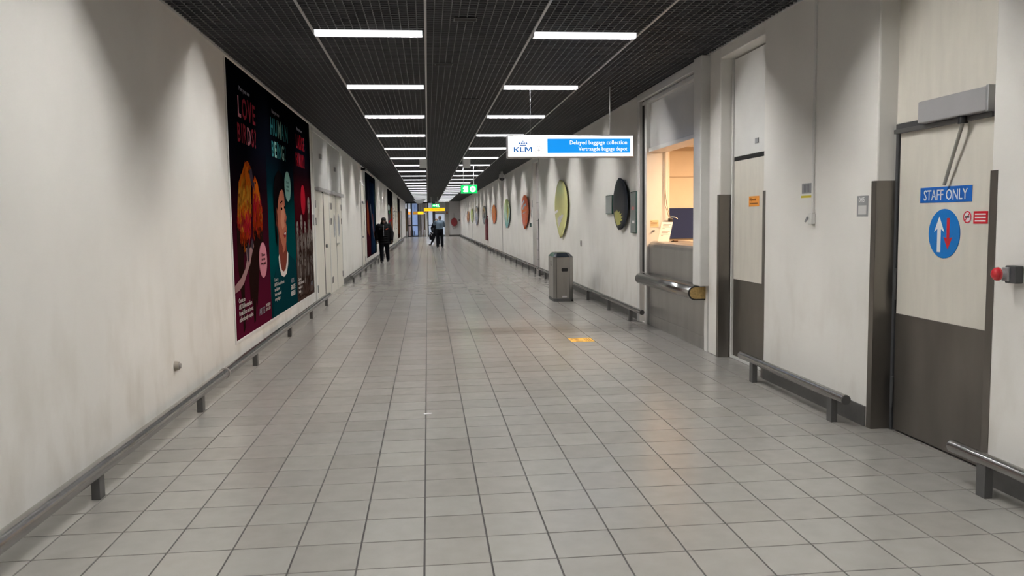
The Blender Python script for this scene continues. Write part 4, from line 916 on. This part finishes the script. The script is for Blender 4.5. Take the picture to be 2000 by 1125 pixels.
x = MB(); o1 = oval(4.655, 1.52, .038, .038, 24); o2 = oval(4.655, 1.52, .030, .030, 24)
for i in range(24): x.flat([o1[i], o1[(i+1) % 24], o2[(i+1) % 24], o2[i]], DX-.0046, th=.001)
x.flat([(4.632, 1.54), (4.637, 1.545), (4.678, 1.50), (4.673, 1.495)], DX-.0046, th=.001); x.build('red_ring', M['signred'], t)
x = MB(); x.box(DX-.0056, DX-.0047, 4.635, 4.675, 1.515, 1.525); x.build('pictogram', M['blackink'], t)

# farther recess door
t = struct(MB().box(DX, DX+.05, D2[0]+.05, D2[1]-.06, .03, 2.13).build('door_7', M['door_white'], bevel=.003))
fr = MB(); fr.box(DX-.02, DX+.16, D2[1]-.05, D2[1]-.02, 0, 3.2); fr.box(DX-.02, DX+.16, D2[0], D2[0]+.04, 0, 3.2); fr.box(DX-.012, DX+.02, D2[0]+.04, D2[1]-.05, 0, .03); fr.build('door_frame', M['white'], t, bevel=.004)
MB().box(DX-.004, DX+.05, D2[0]+.05, D2[1]-.06, 2.175, 3.20).build('transom_panel', M['white'], t, bevel=.003)
MB().box(DX-.002, DX+.04, D2[0]+.05, D2[1]-.06, 2.13, 2.172).build('transom_gap', M['blackgap'], t)
MB().box(DX-.006, DX, D2[0]+.06, D2[1]-.08, .035, .87).build('kick_plate', M['steel_dark'], t, bevel=.002)
MB().box(DX-.012, DX-.004, 7.82, 7.90, 2.27, 2.32).build('latch', M['grey'], t, bevel=.002)
t = plate('door_sign', 'small orange label with brown lettering on the farther right door', 'sign', DX-.0005, 7.80, 8.06, 1.64, 1.745, M['orange_label'])
x = MB(); text_on(x, 'Blijvend', .040, (DX-.0045, 8.04, 1.70), '-x', xs=1.35); x.build('lettering', M['brownink'], t); MB().box(DX-.0046, DX-.0036, 7.83, 8.03, 1.667, 1.676).build('underline', M['brownink'], t)

# plates on the wall between the doors
t = plate('wall_sign', 'small grey barcode plate with yellow strip beside the cable duct', 'sign', XR-.0005, 6.41, 6.58, 1.725, 1.81, M['grey'])
x = MB()
for k in range(6): x.box(XR-.0046, XR-.0036, 6.425+.026*k, 6.437+.026*k, 1.735, 1.80)
x.build('bars', M['ink'], t); MB().box(XR-.004, XR-.0005, 6.40, 6.59, 1.690, 1.708).build('yellow_strip', M['yellow'], t)
t = plate('wall_sign', 'small grey room plate left of the steel corner guard', 'sign', XR-.0005, 5.54, 5.69, 1.53, 1.68, M['grey'])
x = MB(); text_on(x, '045', .05, (XR-.0045, 5.665, 1.635), '-x', xs=1.1); x.build('lettering', M['whiteink'], t); MB().box(XR-.0042, XR-.0035, 5.56, 5.67, 1.545, 1.61).build('field', M['transom'], t)
# red mushroom button
t = thing('emergency_button', 'red mushroom push button on grey bracket at right edge', 'push button', (XR, 4.06, 1.2))
MB().box(XR-.05, XR, 3.99, 4.07, 1.165, 1.26).build('housing', M['darkgrey'], t, bevel=.006); MB().box(XR-.06, XR-.045, 4.03, 4.08, 1.175, 1.25).build('collar', M['alu'], t, bevel=.004)
MB().cyl((XR-.05, 4.06, 1.213), (XR-.085, 4.075, 1.213), .022, n=16).build('neck', M['alu'], t)
h = MB(); bx, by, bz = XR-.085, 4.075, 1.213
for i in range(6):
    a, b = i*PI/12, (i+1)*PI/12; h.cyl((bx-.034*math.sin(a), by, bz), (bx-.034*math.sin(b), by, bz), max(.038*math.cos(a), .001), max(.038*math.cos(b), .001), 20, caps=(i == 0))
h.build('knob', M['buttonred'], t)

# ------------------------------------------------------------ far end: glazed screen, white wall, lobby behind
FY = Y1
we = MB(); we.box(2.05, XR+.3, FY, FY+.25, 0, 3.8); we.box(.72, 1.68, FY, FY+.2, 2.15, 3.8); we.box(-2.35, -.14, FY, FY+.2, 3.3, 3.8); we.box(-.14, .72, FY, FY+.2, 3.3, 3.8)
struct(we.build('wall_end', mat('end_wall_white', (.58, .57, .575), .6)))
struct(MB().box(1.70, 2.05, FY-.12, FY+.25, 0, CZ+.2).build('column', M['column'], bevel=.01))
struct(MB().box(XL, -.14, FY-.25, FY, 3.18, CZ+.1).build('trim_13', M['mullion'])); struct(MB().box(-.14, .72, FY-.25, FY, 3.2, CZ+.1).build('trim_14', M['mullion']))
struct(MB().box(2.05, XR, FY-.015, FY, 0, .14).build('baseboard_end', M['skirt'])); struct(MB().box(-.14, 1.70, FY-.02, FY+.02, 0, .10).build('baseboard_screen', M['skirt']))
t = struct(MB().box(XL, -.86, FY, FY+.06, -.0, .08).build('window_2', M['mullion']))
mu = [(-1.95, -1.83), (-1.60, -1.45), (-.95, -.86)]
for a, b in mu: MB().box(a, b, FY-.04, FY+.08, 0, 3.3).build('mullion', M['mullion'], t)
for a, b in ((-1.83, -1.60), (-1.45, -.95)):
    MB().box(a, b, FY-.02, FY+.06, 1.03, 1.12).build('transom_bar', M['mullion'], t)
MB().box(-1.83, -1.60, FY+.01, FY+.02, .08, 3.2).build('pane', M['glass'], t); MB().box(-1.45, -.95, FY+.01, FY+.02, .08, 3.2).build('pane', M['blueglass'], t)
MB().box(XL, -1.95, FY-.02, FY+.08, 0, 2.70).build('door_jamb', M['brown'], t)
t = struct(MB().box(-.86, -.14, FY+.1, FY+.16, 2.25, 3.3).build('door_8', mat('lintel_pale', (.45, .44, .47), .5)))
MB().box(-.52, -.40, FY+.05, FY+.14, 0, 2.25).build('post', M['brown'], t); MB().box(-.38, -.20, FY+.3, FY+.36, 0, 2.2).build('door_leaf', M['brown'], t); MB().box(-.86, -.55, FY+.5, FY+.55, 0, 2.2).build('side_leaf', M['column'], t)
t = struct(MB().box(-.16, .0, FY-.06, FY+.12, 0, 3.3).build('door_9', M['white'], bevel=.01))
MB().box(.0, .10, FY-.03, FY+.06, 0, 3.3).build('door_frame', M['mullion'], t); MB().box(.48, .74, FY-.05, FY+.12, 0, 3.3).build('door_frame', M['mullion'], t)
MB().box(.10, .48, FY-.02, FY+.04, 1.04, 1.13).build('transom_bar', M['mullion'], t); MB().box(.10, .48, FY+.0, FY+.012, .08, 3.2).build('pane', M['glass'], t)
t = struct(MB().box(.74, 1.70, FY-.01, FY+.05, 2.15, 2.22).build('window_3', M['grey'])); MB().box(.74, 1.70, FY+.0, FY+.012, .08, 2.15).build('pane', M['glass'], t); MB().box(1.62, 1.70, FY-.02, FY+.05, 0, 2.2).build('frame', M['white'], t)
# hall behind the screen
lb = MB(); lb.box(-6, 6, 88.0, 88.2, 0, 3.9); lb.box(-6.1, -6, FY+.3, 88, 0, 3.9); lb.box(6, 6.1, FY+.3, 88, 0, 3.9); lb.box(-6, 6, FY+.25, 88.2, 3.8, 3.9); lb.box(-6, XL-.25, FY, FY+.2, 0, 3.9)
struct(lb.build('wall_hall', M['lobby_white']))
for x, y, sd in ((-3.2, 82, 'left'), (-.2, 83, 'middle'), (2.2, 82, 'right')):
    o = MB().box(x-.7, x+.7, y-.25, y+.25, 3.72, 3.795).build('hall_lamp', mat('hall_lamp_face', (.9, .9, .9), .5, emit=(.88, .93, 1), estr=LOBBY_POWER), None); tag(o, 'long white lamp in the hall ceiling behind the far glass, %s one' % sd, 'ceiling lamp', 'lamps of the far hall')
t = thing('hall_kiosk', 'pinkish beige cabinet standing behind the far left glass', 'kiosk', (-1.85, 81.5, 0))
MB().box(-2.15, -1.68, 81.3, 81.8, .02, 1.85).build('cabinet', mat('kiosk_pink', (.62, .42, .36), .5), t, bevel=.02); MB().box(-2.1, -1.73, 81.27, 81.3, 1.95, 2.2).build('screen', M['blueglass'], t); MB().box(-2.15, -1.68, 81.28, 81.3, 1.0, 1.12).build('band', M['darkgrey'], t)
o = MB(); o = thing('suitcase', 'black suitcase standing behind the far glass screen', 'suitcase', (-1.52, 79.4, 0))
MB().box(-1.66, -1.40, 79.2, 79.5, .04, .62).build('shell', M['black'], o, bevel=.03); MB().tube([(-1.6, 79.35, .62), (-1.6, 79.35, .82), (-1.46, 79.35, .82), (-1.46, 79.35, .62)], .01).build('handle', M['alu'], o)
for x, y, lab in ((-1.30, 78.9+.6, 'pale bollard post behind the blue glass'), (-.76, 77.6, 'pale bollard post in the far doorway, left one'), (-.30, 77.2, 'taller pale bollard post in the far doorway, right one'), (-1.95, 76.6, 'grey post at the end of the left bumper rail')):
    t = thing('bollard', lab, 'post', (x, y, 0)); hh = .62 if 'taller' in lab else .5
    MB().cyl((x, y, 0), (x, y, hh), .055, n=16).build('tube', mat('bollard_pale', (.42, .42, .42), .4, .3), t); MB().cyl((x, y, hh), (x, y, hh+.04), .055, .03, 16).build('cap', M['alu'], t)

# fire hose reel on the end wall
t = thing('fire_hose_reel', 'dark red fire hose reel with looped hose on the end wall', 'fire hose', (2.54, FY-.14, .8))
MB().prism(oval(2.54, 1.36, .31, .40, 32), FY-.22, FY-.02, 'y').build('drum', M['hose_red'], t, bevel=.04)
MB().cyl((2.54, FY-.24, 1.40), (2.54, FY-.225, 1.40), .12, n=20).build('hub', mat('reel_hub', (.16, .01, .015), .4), t)
MB().tube([(2.54+.19*math.cos(a), FY-.12, 1.02+.34*math.sin(a)) for a in [PI+.1+i*(PI-.2)/10 for i in range(11)]], .022).build('hose', M['column'], t)
MB().cyl((2.54, FY-.03, 1.74), (2.54, FY-.03, 2.2), .015).build('pipe', M['grey'], t)
t = thing('wall_switch', 'small dark switch box right of the fire hose reel', 'switch', (3.05, FY, 1.5))
MB().box(2.98, 3.13, FY-.05, FY, 1.45, 1.62).build('box', M['darkgrey'], t, bevel=.01); MB().box(3.02, 3.09, FY-.06, FY-.05, 1.5, 1.57).build('rocker', M['grey'], t)
t = thing('warning_sign', 'small orange triangle sign on the taupe column', 'sign', (1.87, FY-.13, 2.2))
x = MB(); x.flat([(1.76, 2.18), (1.98, 2.18), (1.87, 2.50)], FY-.128, 'y', th=.006); x.build('triangle', mat('triangle_orange', rgb(150, 85, 45), .5), t)
# hanging yellow signs
def ysign(label, x0, x1, y, z0, z1, txt, m):
    t = thing('direction_sign', label, 'sign', ((x0+x1)/2, y, z0))
    MB().box(x0, x1, y, y+.08, z0, z1).build('case', M['alu'], t, bevel=.01); MB().box(x0+.01, x1-.01, y-.006, y+.002, z0+.01, z1-.01).build('light_panel', m, t)
    x = MB()
    if txt: text_on(x, txt, .14, ((x0+x1)/2, y-.0075, (z0+z1)/2-.05), '-y', align='CENTER', xs=.9); x.build('lettering', mat('sign_brown_ink', rgb(190, 110, 10), .5, emit=rgb(200, 105, 10), estr=.6), t)
    for xx in (x0+(x1-x0)*.35, x0+(x1-x0)*.65): MB().cyl((xx, y+.04, z1), (xx, y+.04, CZ+.0), .016, n=8).build('hanger', M['white'], t)
ysign('wide backlit yellow direction sign hung beneath the far exit sign', -.26, 1.34, 62.0, 2.235, 2.49, 'Transfer  Arrivals', M['sign_yellow'])
ysign('short yellow sign left of the wide one in the far doorway', -.93, -.36, 77.4, 2.12, 2.40, '', M['sign_yellow'])
ysign('pale orange sign glowing behind the blue glass', -1.38, -.96, 79.0, 2.12, 2.42, '', M['sign_orange'])
ysign('pale orange sign with white lamp behind the far left glass', -1.95, -1.62, 79.0, 2.12, 2.40, '', M['sign_orange'])
t = thing('hall_light_sign', 'bright white light box above the far left orange sign', 'sign', (-1.8, 79.0, 2.45)); MB().box(-2.0, -1.62, 79.10, 79.16, 2.43, 2.68).build('light_panel', M['backlit_white'], t, bevel=.02); MB().box(-2.02, -1.6, 79.16, 79.19, 2.42, 2.70).build('case', M['alu'], t)
# loose white reflector hanging under the far ceiling
t = thing('loose_ceiling_panel', 'tilted white panel hanging down from the far ceiling', 'ceiling panel', (-.6, 70, 3.0))
x = MB(); x.add([(-1.15, 69.0, 3.28), (-.15, 69.0, 3.31), (-.45, 70.6, 3.05), (-.85, 70.6, 3.02), (-1.15, 69.0, 3.26), (-.15, 69.0, 3.29), (-.45, 70.6, 3.03), (-.85, 70.6, 3.0)], [(0,1,2,3),(7,6,5,4),(0,4,5,1),(1,5,6,2),(2,6,7,3),(3,7,4,0)]); x.build('panel', M['reflector'], t)
MB().cyl((-.65, 70.5, 3.02), (-.65, 70.5, CZ), .01).build('chain', M['alu'], t)

# ------------------------------------------------------------ people
def blob(name, prims, m, parent, voxel=.014, smooth=2):
    """prims: ('c', a, b, ra, rb) tapered capsules and ('e', centre, (rx, ry, rz)) ellipsoids merged into one skin by a voxel remesh"""
    bm = bmesh.new()
    for p in prims:
        if p[0] == 'c':
            tmp = bmesh.new()
            for c, r in ((p[1], p[3]), (p[2], p[4])):
                bmesh.ops.create_icosphere(tmp, subdivisions=2, radius=r, matrix=Matrix.Translation(c))
            res = bmesh.ops.convex_hull(tmp, input=tmp.verts[:]); 
            bmesh.ops.delete(tmp, geom=list({g for g in res['geom_interior'] if isinstance(g, bmesh.types.BMVert)}), context='VERTS')
            loose = [v for v in tmp.verts if not v.link_faces]; bmesh.ops.delete(tmp, geom=loose, context='VERTS')
            bmesh.ops.recalc_face_normals(tmp, faces=tmp.faces)
        else:
            tmp = bmesh.new(); bmesh.ops.create_icosphere(tmp, subdivisions=3, radius=1, matrix=Matrix.Translation(p[1]) @ Matrix.Diagonal((*p[2], 1)))
        me = bpy.data.meshes.new('x'); tmp.to_mesh(me); tmp.free(); bm.from_mesh(me); bpy.data.meshes.remove(me)
    me = bpy.data.meshes.new(name); bm.to_mesh(me); bm.free()
    o = bpy.data.objects.new(name, me); C.objects.link(o)
    r = o.modifiers.new('r', 'REMESH'); r.mode = 'VOXEL'; r.voxel_size = voxel; s = o.modifiers.new('s', 'SMOOTH'); s.iterations = smooth; s.factor = .5
    bpy.context.view_layer.update()
    me2 = bpy.data.meshes.new_from_object(o.evaluated_get(bpy.context.evaluated_depsgraph_get()))
    o.modifiers.clear(); o.data = me2; bpy.data.meshes.remove(me); me2.name = name
    me2.materials.clear(); me2.materials.append(m)
    for p in me2.polygons: p.use_smooth = True
    o.parent = parent
    return o
V = Vector
def hand(wr, d, up, s=1.):
    """palm, four fingers of different length slightly curled and a side thumb"""
    d = V(d).normalized(); up = V(up); up = (up-d*up.dot(d)).normalized(); side = d.cross(up); wr = V(wr); out = []
    out.append(('c', wr, wr+d*.075*s, .024*s, .030*s))
    for k, (off, ln) in enumerate(((-.027, .062), (-.009, .072), (.009, .067), (.027, .052))):
        a = wr+d*.085*s+side*off*s; b = a+(d*.9+up*.25).normalized()*ln*.5*s; c = b+(d*.7+up*.7).normalized()*ln*.5*s
        out += [('c', a, b, .0095*s, .0085*s), ('c', b, c, .0085*s, .0075*s)]
    a = wr+d*.02*s-side*.025*s; b = a+(d*.6-side*.75+up*.2).normalized()*.04*s; c = b+(d*.9-side*.2+up*.3).normalized()*.032*s
    out += [('c', a, b, .012*s, .010*s), ('c', b, c, .010*s, .008*s)]
    return out
def head(c, look, s=1., up=(0, 0, 1)):
    """c: centre of skull; look: horizontal direction of the face"""
    c = V(c); f = V(look).normalized(); side = f.cross(V((0, 0, 1)))
    return [('e', c, (.078*s, .078*s, .112*s)), ('e', c-f*.018*s+V((0, 0, .025*s)), (.080*s, .082*s, .085*s)), ('e', c+f*.045*s-V((0, 0, .06*s)), (.05*s, .05*s, .055*s)),
            ('c', c+f*.078*s+V((0, 0, .01*s)), c+f*.100*s-V((0, 0, .022*s)), .010*s, .015*s), ('c', c+f*.088*s-side*.018*s-V((0, 0, .052*s)), c+f*.088*s+side*.018*s-V((0, 0, .052*s)), .008*s, .008*s),
            ('e', c+side*.080*s-V((0, 0, .005*s)), (.018*s, .018*s, .03*s)), ('e', c-side*.080*s-V((0, 0, .005*s)), (.018*s, .018*s, .03*s))]
def eyes(c, look, parent, s=1.):
    c = V(c); f = V(look).normalized(); side = f.cross(V((0, 0, 1)))
    for k in (-1, 1):
        mb = MB(); p = c+f*.074*s+side*k*.030*s+V((0, 0, .008*s)); mb.cyl(p-f*.004, p+f*.004, .011*s, .008*s, 10); o = mb.build('eye', M['hair_dark'], None); o.parent = parent

# walker in the black puffer jacket, coming towards the viewer
t = thing('person', 'person in black puffer jacket, cap and trousers walking along left wall', 'person', (-1.62, 30.4, 0))
H = (0, .0, 1.55)
hL, hR, kL, kR, aL, aR = V((-.09, 0, .88)), V((.09, 0, .88)), V((-.10, -.05, .48)), V((.10, .04, .48)), V((-.10, -.02, .09)), V((.12, .16, .12))
sL, sR, eL, eR, wL, wR = V((-.19, .0, 1.36)), V((.19, .0, 1.36)), V((-.28, .03, 1.08)), V((.28, .02, 1.08)), V((-.27, -.03, .83)), V((.28, -.06, .83))
body = head(H, (0, -1, 0)) + [('c', V((0, 0, 1.30)), V((0, 0, 1.45)), .065, .055), ('c', V((0, 0, .95)), V((0, 0, 1.25)), .13, .15), ('c', sL, sR, .06, .06),
    ('c', sL, eL, .052, .042), ('c', eL, wL, .040, .028), ('c', sR, eR, .052, .042), ('c', eR, wR, .040, .028), ('c', hL, kL, .085, .058), ('c', kL, aL, .055, .038), ('c', hR, kR, .085, .058), ('c', kR, aR, .055, .038),
    ('c', aL-V((0, 0, .03)), aL+V((-.01, -.15, -.05)), .04, .03), ('c', aR-V((0, 0, .03)), aR+V((.0, -.13, -.06)), .04, .03)] + hand(wL, (0, -.1, -1), (.0, -1, 0)) + hand(wR, (0, -.1, -1), (0, -1, 0))
b = blob('body', body, M['skin_dark'], t, .0085, 1)
eyes(H, (0, -1, 0), t)
jk = [('c', V((-.09, 0, .80)), V((-.10, 0, 1.28)), .135, .14), ('c', V((.09, 0, .80)), V((.10, 0, 1.28)), .135, .14), ('c', V((0, 0, .82)), V((0, 0, 1.26)), .155, .16), ('c', sL+V((.02, 0, -.02)), sR-V((.02, 0, .02)), .10, .10), ('c', V((0, .02, 1.3)), V((0, .035, 1.44)), .125, .10),
      ('e', V((0, .05, 1.46)), (.13, .11, .10)), ('c', sL, eL, .098, .088), ('c', eL, wL+V((0, 0, .05)), .086, .066), ('c', sR, eR, .098, .088), ('c', eR, wR+V((0, 0, .05)), .086, .066)]
for k in range(7): jk.append(('e', V((0, 0, .735+k*.085)), (.232, .168, .040)))
for k in range(5):
    for (a, bq, r_0) in ((sL, eL, .100), (eL, wL, .088), (sR, eR, .100), (eR, wR, .088)): q = a.lerp(bq, .1+.19*k); jk.append(('e', q, (r_0-.004*k, r_0-.004*k, .030)))
blob('puffer_jacket', jk, M['puffer'], t, .012, 2)
mb = MB(); mb.prism([(-.008, -.165), (.008, -.165), (.012, -.195), (-.012, -.195)], .98, 1.40, 'z'); o = mb.build('zip', mat('zip_pale_grey', (.20, .21, .23), .6), None); o.parent = t
blob('trousers', [('c', hL, kL, .105, .085), ('c', kL, aL+V((0, 0, -.02)), .085, .068), ('c', hR, kR, .105, .085), ('c', kR, aR, .085, .068), ('c', hL, hR, .12, .12)], M['cloth_black'], t, .014)
blob('cap', [('e', V((0, .01, 1.60)), (.093, .100, .085)), ('c', V((-.04, -.09, 1.60)), V((.04, -.09, 1.60)), .02, .02), ('e', V((0, .06, 1.50)), (.088, .06, .11))], M['hair_dark'], t, .012)
for nm, a, dy in (('shoe', aL, -.0), ('shoe', aR, .0)):
    f0 = a*1.; f0.z = .05 if a is aL else .07
    blob(nm, [('c', f0+V((0, .04, -.0)), f0+V((-.01, -.17, -.012)), .05, .038), ('c', f0, f0+V((0, 0, .06)), .052, .05)], M['shoe'], t, .012)
pm = MB(); pm.flat(oval(.12, 1.25, .055, .02, 12, .35), -.185, 'y', th=.006); o = pm.build('chest_badge', mat('badge_orange', rgb(225, 90, 60), .5), None); o.parent = t
pm = MB(); pm.box(-.165, -.12, -.178, -.170, 1.25, 1.265); o = pm.build('chest_logo', M['strap_grey'], None); o.parent = t

# man in the grey-blue jumper seen from behind
t = thing('person', 'man in grey-blue jumper and black trousers, seen from behind', 'person', (.66, 45.7, 0))
H = (.02, .02, 1.665)
hL, hR, kL, kR, aL, aR = V((-.10, 0, .93)), V((.10, 0, .93)), V((-.12, .02, .50)), V((.12, .02, .50)), V((-.13, .0, .09)), V((.14, .0, .09))
sL, sR, eL, eR, wL, wR = V((-.21, .0, 1.45)), V((.21, .0, 1.45)), V((-.30, .14, 1.32)), V((.27, .12, 1.22)), V((-.16, .30, 1.50)), V((.12, .28, 1.38))
look = (-.35, .94, 0)
body = head(H, look, 1.02) + [('c', V((0, 0, 1.42)), V((.01, .01, 1.58)), .07, .058), ('c', V((0, 0, 1.0)), V((0, 0, 1.32)), .14, .16), ('c', sL, sR, .065, .065), ('c', sL, eL, .055, .044), ('c', eL, wL, .042, .03), ('c', sR, eR, .055, .044), ('c', eR, wR, .042, .03),
    ('c', hL, kL, .09, .062), ('c', kL, aL, .058, .04), ('c', hR, kR, .09, .062), ('c', kR, aR, .058, .04), ('c', aL-V((0, 0, .03)), aL+V((-.03, .15, -.05)), .04, .03), ('c', aR-V((0, 0, .03)), aR+V((.03, .15, -.05)), .04, .03)] + hand(wL, (.1, .4, 1), (0, -1, 0)) + hand(wR, (-.3, .5, 1), (0, -1, 0))
blob('body', body, M['skin'], t, .0085, 1); eyes(H, look, t)
blob('hair', [('e', V((.03, -.01, 1.715)), (.088, .088, .088)), ('e', V((.035, -.045, 1.66)), (.070, .045, .06))], M['hair_grey'], t, .010)
blob('jumper', [('e', V((0, 0, 1.08)), (.225, .165, .06)), ('c', V((0, 0, 1.10)), V((0, 0, 1.35)), .165, .185), ('c', V((-.07, 0, 1.05)), V((-.09, 0, 1.38)), .13, .14), ('c', V((.07, 0, 1.05)), V((.09, 0, 1.38)), .13, .14), ('c', sL, sR, .092, .092), ('c', V((0, 0, 1.46)), V((.01, 0, 1.54)), .085, .072),
    ('c', sL, eL, .088, .07), ('c', eL, wL, .068, .048), ('c', sR, eR, .088, .07), ('c', eR, wR, .068, .048)], M['cloth_blue'], t, .013)
blob('trousers', [('c', hL, kL, .118, .098), ('c', kL, aL, .098, .075), ('c', hR, kR, .118, .098), ('c', kR, aR, .098, .075), ('c', V((-.08, 0, .95)), V((.08, 0, .95)), .135, .135), ('c', V((-.06, 0, 1.03)), V((.06, 0, 1.03)), .15, .15)], M['cloth_black'], t, .013)
for a, s in ((aL, -1), (aR, 1)): blob('shoe', [('c', V((a.x, a.y-.05, .05)), V((a.x+s*.03, a.y+.17, .042)), .05, .038), ('c', V((a.x, a.y, .05)), V((a.x, a.y, .10)), .05, .048)], M['shoe'], t, .012)

# striding figure in black beside him
t = thing('person', 'dark-haired person in black striding with a bag left of the man', 'person', (.44, 50.6, 0))
H = (.10, .02, 1.50)
hL, hR, kL, kR, aL, aR = V((.0, .0, .84)), V((.14, .0, .84)), V((-.08, .05, .46)), V((.22, .02, .46)), V((-.24, .05, .11)), V((.28, .06, .10))
sL, sR, eL, eR, wL, wR = V((-.09, .0, 1.30)), V((.24, .0, 1.28)), V((-.20, -.06, 1.06)), V((.30, .1, 1.05)), V((-.17, -.12, .84)), V((.26, .2, .9))
look = (-.4, .9, 0)
body = head(H, look, .96) + [('c', V((.08, 0, 1.28)), V((.09, .01, 1.42)), .06, .05), ('c', V((.07, 0, .92)), V((.07, 0, 1.2)), .12, .14), ('c', sL, sR, .055, .055), ('c', sL, eL, .048, .038), ('c', eL, wL, .036, .026), ('c', sR, eR, .048, .038), ('c', eR, wR, .036, .026),
    ('c', hL, kL, .085, .055), ('c', kL, aL, .052, .036), ('c', hR, kR, .085, .055), ('c', kR, aR, .052, .036), ('c', aL-V((0, 0, .03)), aL+V((-.08, .08, -.06)), .035, .028), ('c', aR-V((0, 0, .03)), aR+V((0, .13, -.05)), .035, .028)] + hand(wL, (0, -.1, -1), (0, -1, 0), .92) + hand(wR, (0, .2, -1), (0, -1, 0), .92)
blob('body', body, M['skin'], t, .0085, 1); eyes(H, look, t, .96)
blob('hair', [('e', V((.105, -.015, 1.535)), (.092, .095, .092)), ('c', V((.11, -.05, 1.50)), V((.10, -.08, 1.30)), .085, .075)], M['hair_dark'], t, .012)
blob('coat', [('c', V((.07, 0, .86)), V((.07, 0, 1.2)), .175, .165), ('c', V((.07, 0, .72)), V((.07, 0, .9)), .19, .17), ('c', sL, sR, .085, .085), ('c', sL, eL, .08, .066), ('c', eL, wL, .064, .048), ('c', sR, eR, .08, .066), ('c', eR, wR, .064, .048), ('c', V((.08, 0, 1.30)), V((.09, 0, 1.38)), .08, .07)], M['cloth_black'], t, .013)
blob('trousers', [('c', hL, kL, .105, .078), ('c', kL, aL, .078, .055), ('c', hR, kR, .105, .078), ('c', kR, aR, .078, .055), ('c', hL, hR, .11, .11)], M['cloth_black'], t, .013)
for a, dv in ((aL, V((-.10, .06, -.02))), (aR, V((.0, .15, -.01)))): blob('shoe', [('c', V((a.x, a.y-.03, .055)), V((a.x, a.y, .055))+dv*1.3, .045, .034), ('c', V((a.x, a.y, .055)), V((a.x, a.y, .11)), .045, .045)], M['shoe'], t, .012)
t = thing('shoulder_bag', 'black bag with pale looped strap carried by the striding figure', 'bag', (.28, 50.56, .50))
blob('pouch', [('c', V((-.10, -.20, .24)), V((-.10, -.20, -.05)), .07, .11), ('c', V((-.04, -.2, .2)), V((-.02, -.2, .0)), .07, .1)], M['cloth_black'], t, .014)
mb = MB(); mb.tube([(-.17+.10*math.cos(a), -.27, .10+.17*math.sin(a)) for a in [i*PI/8 for i in range(17)]], .012); o = mb.build('strap', M['strap_grey'], None); o.parent = t
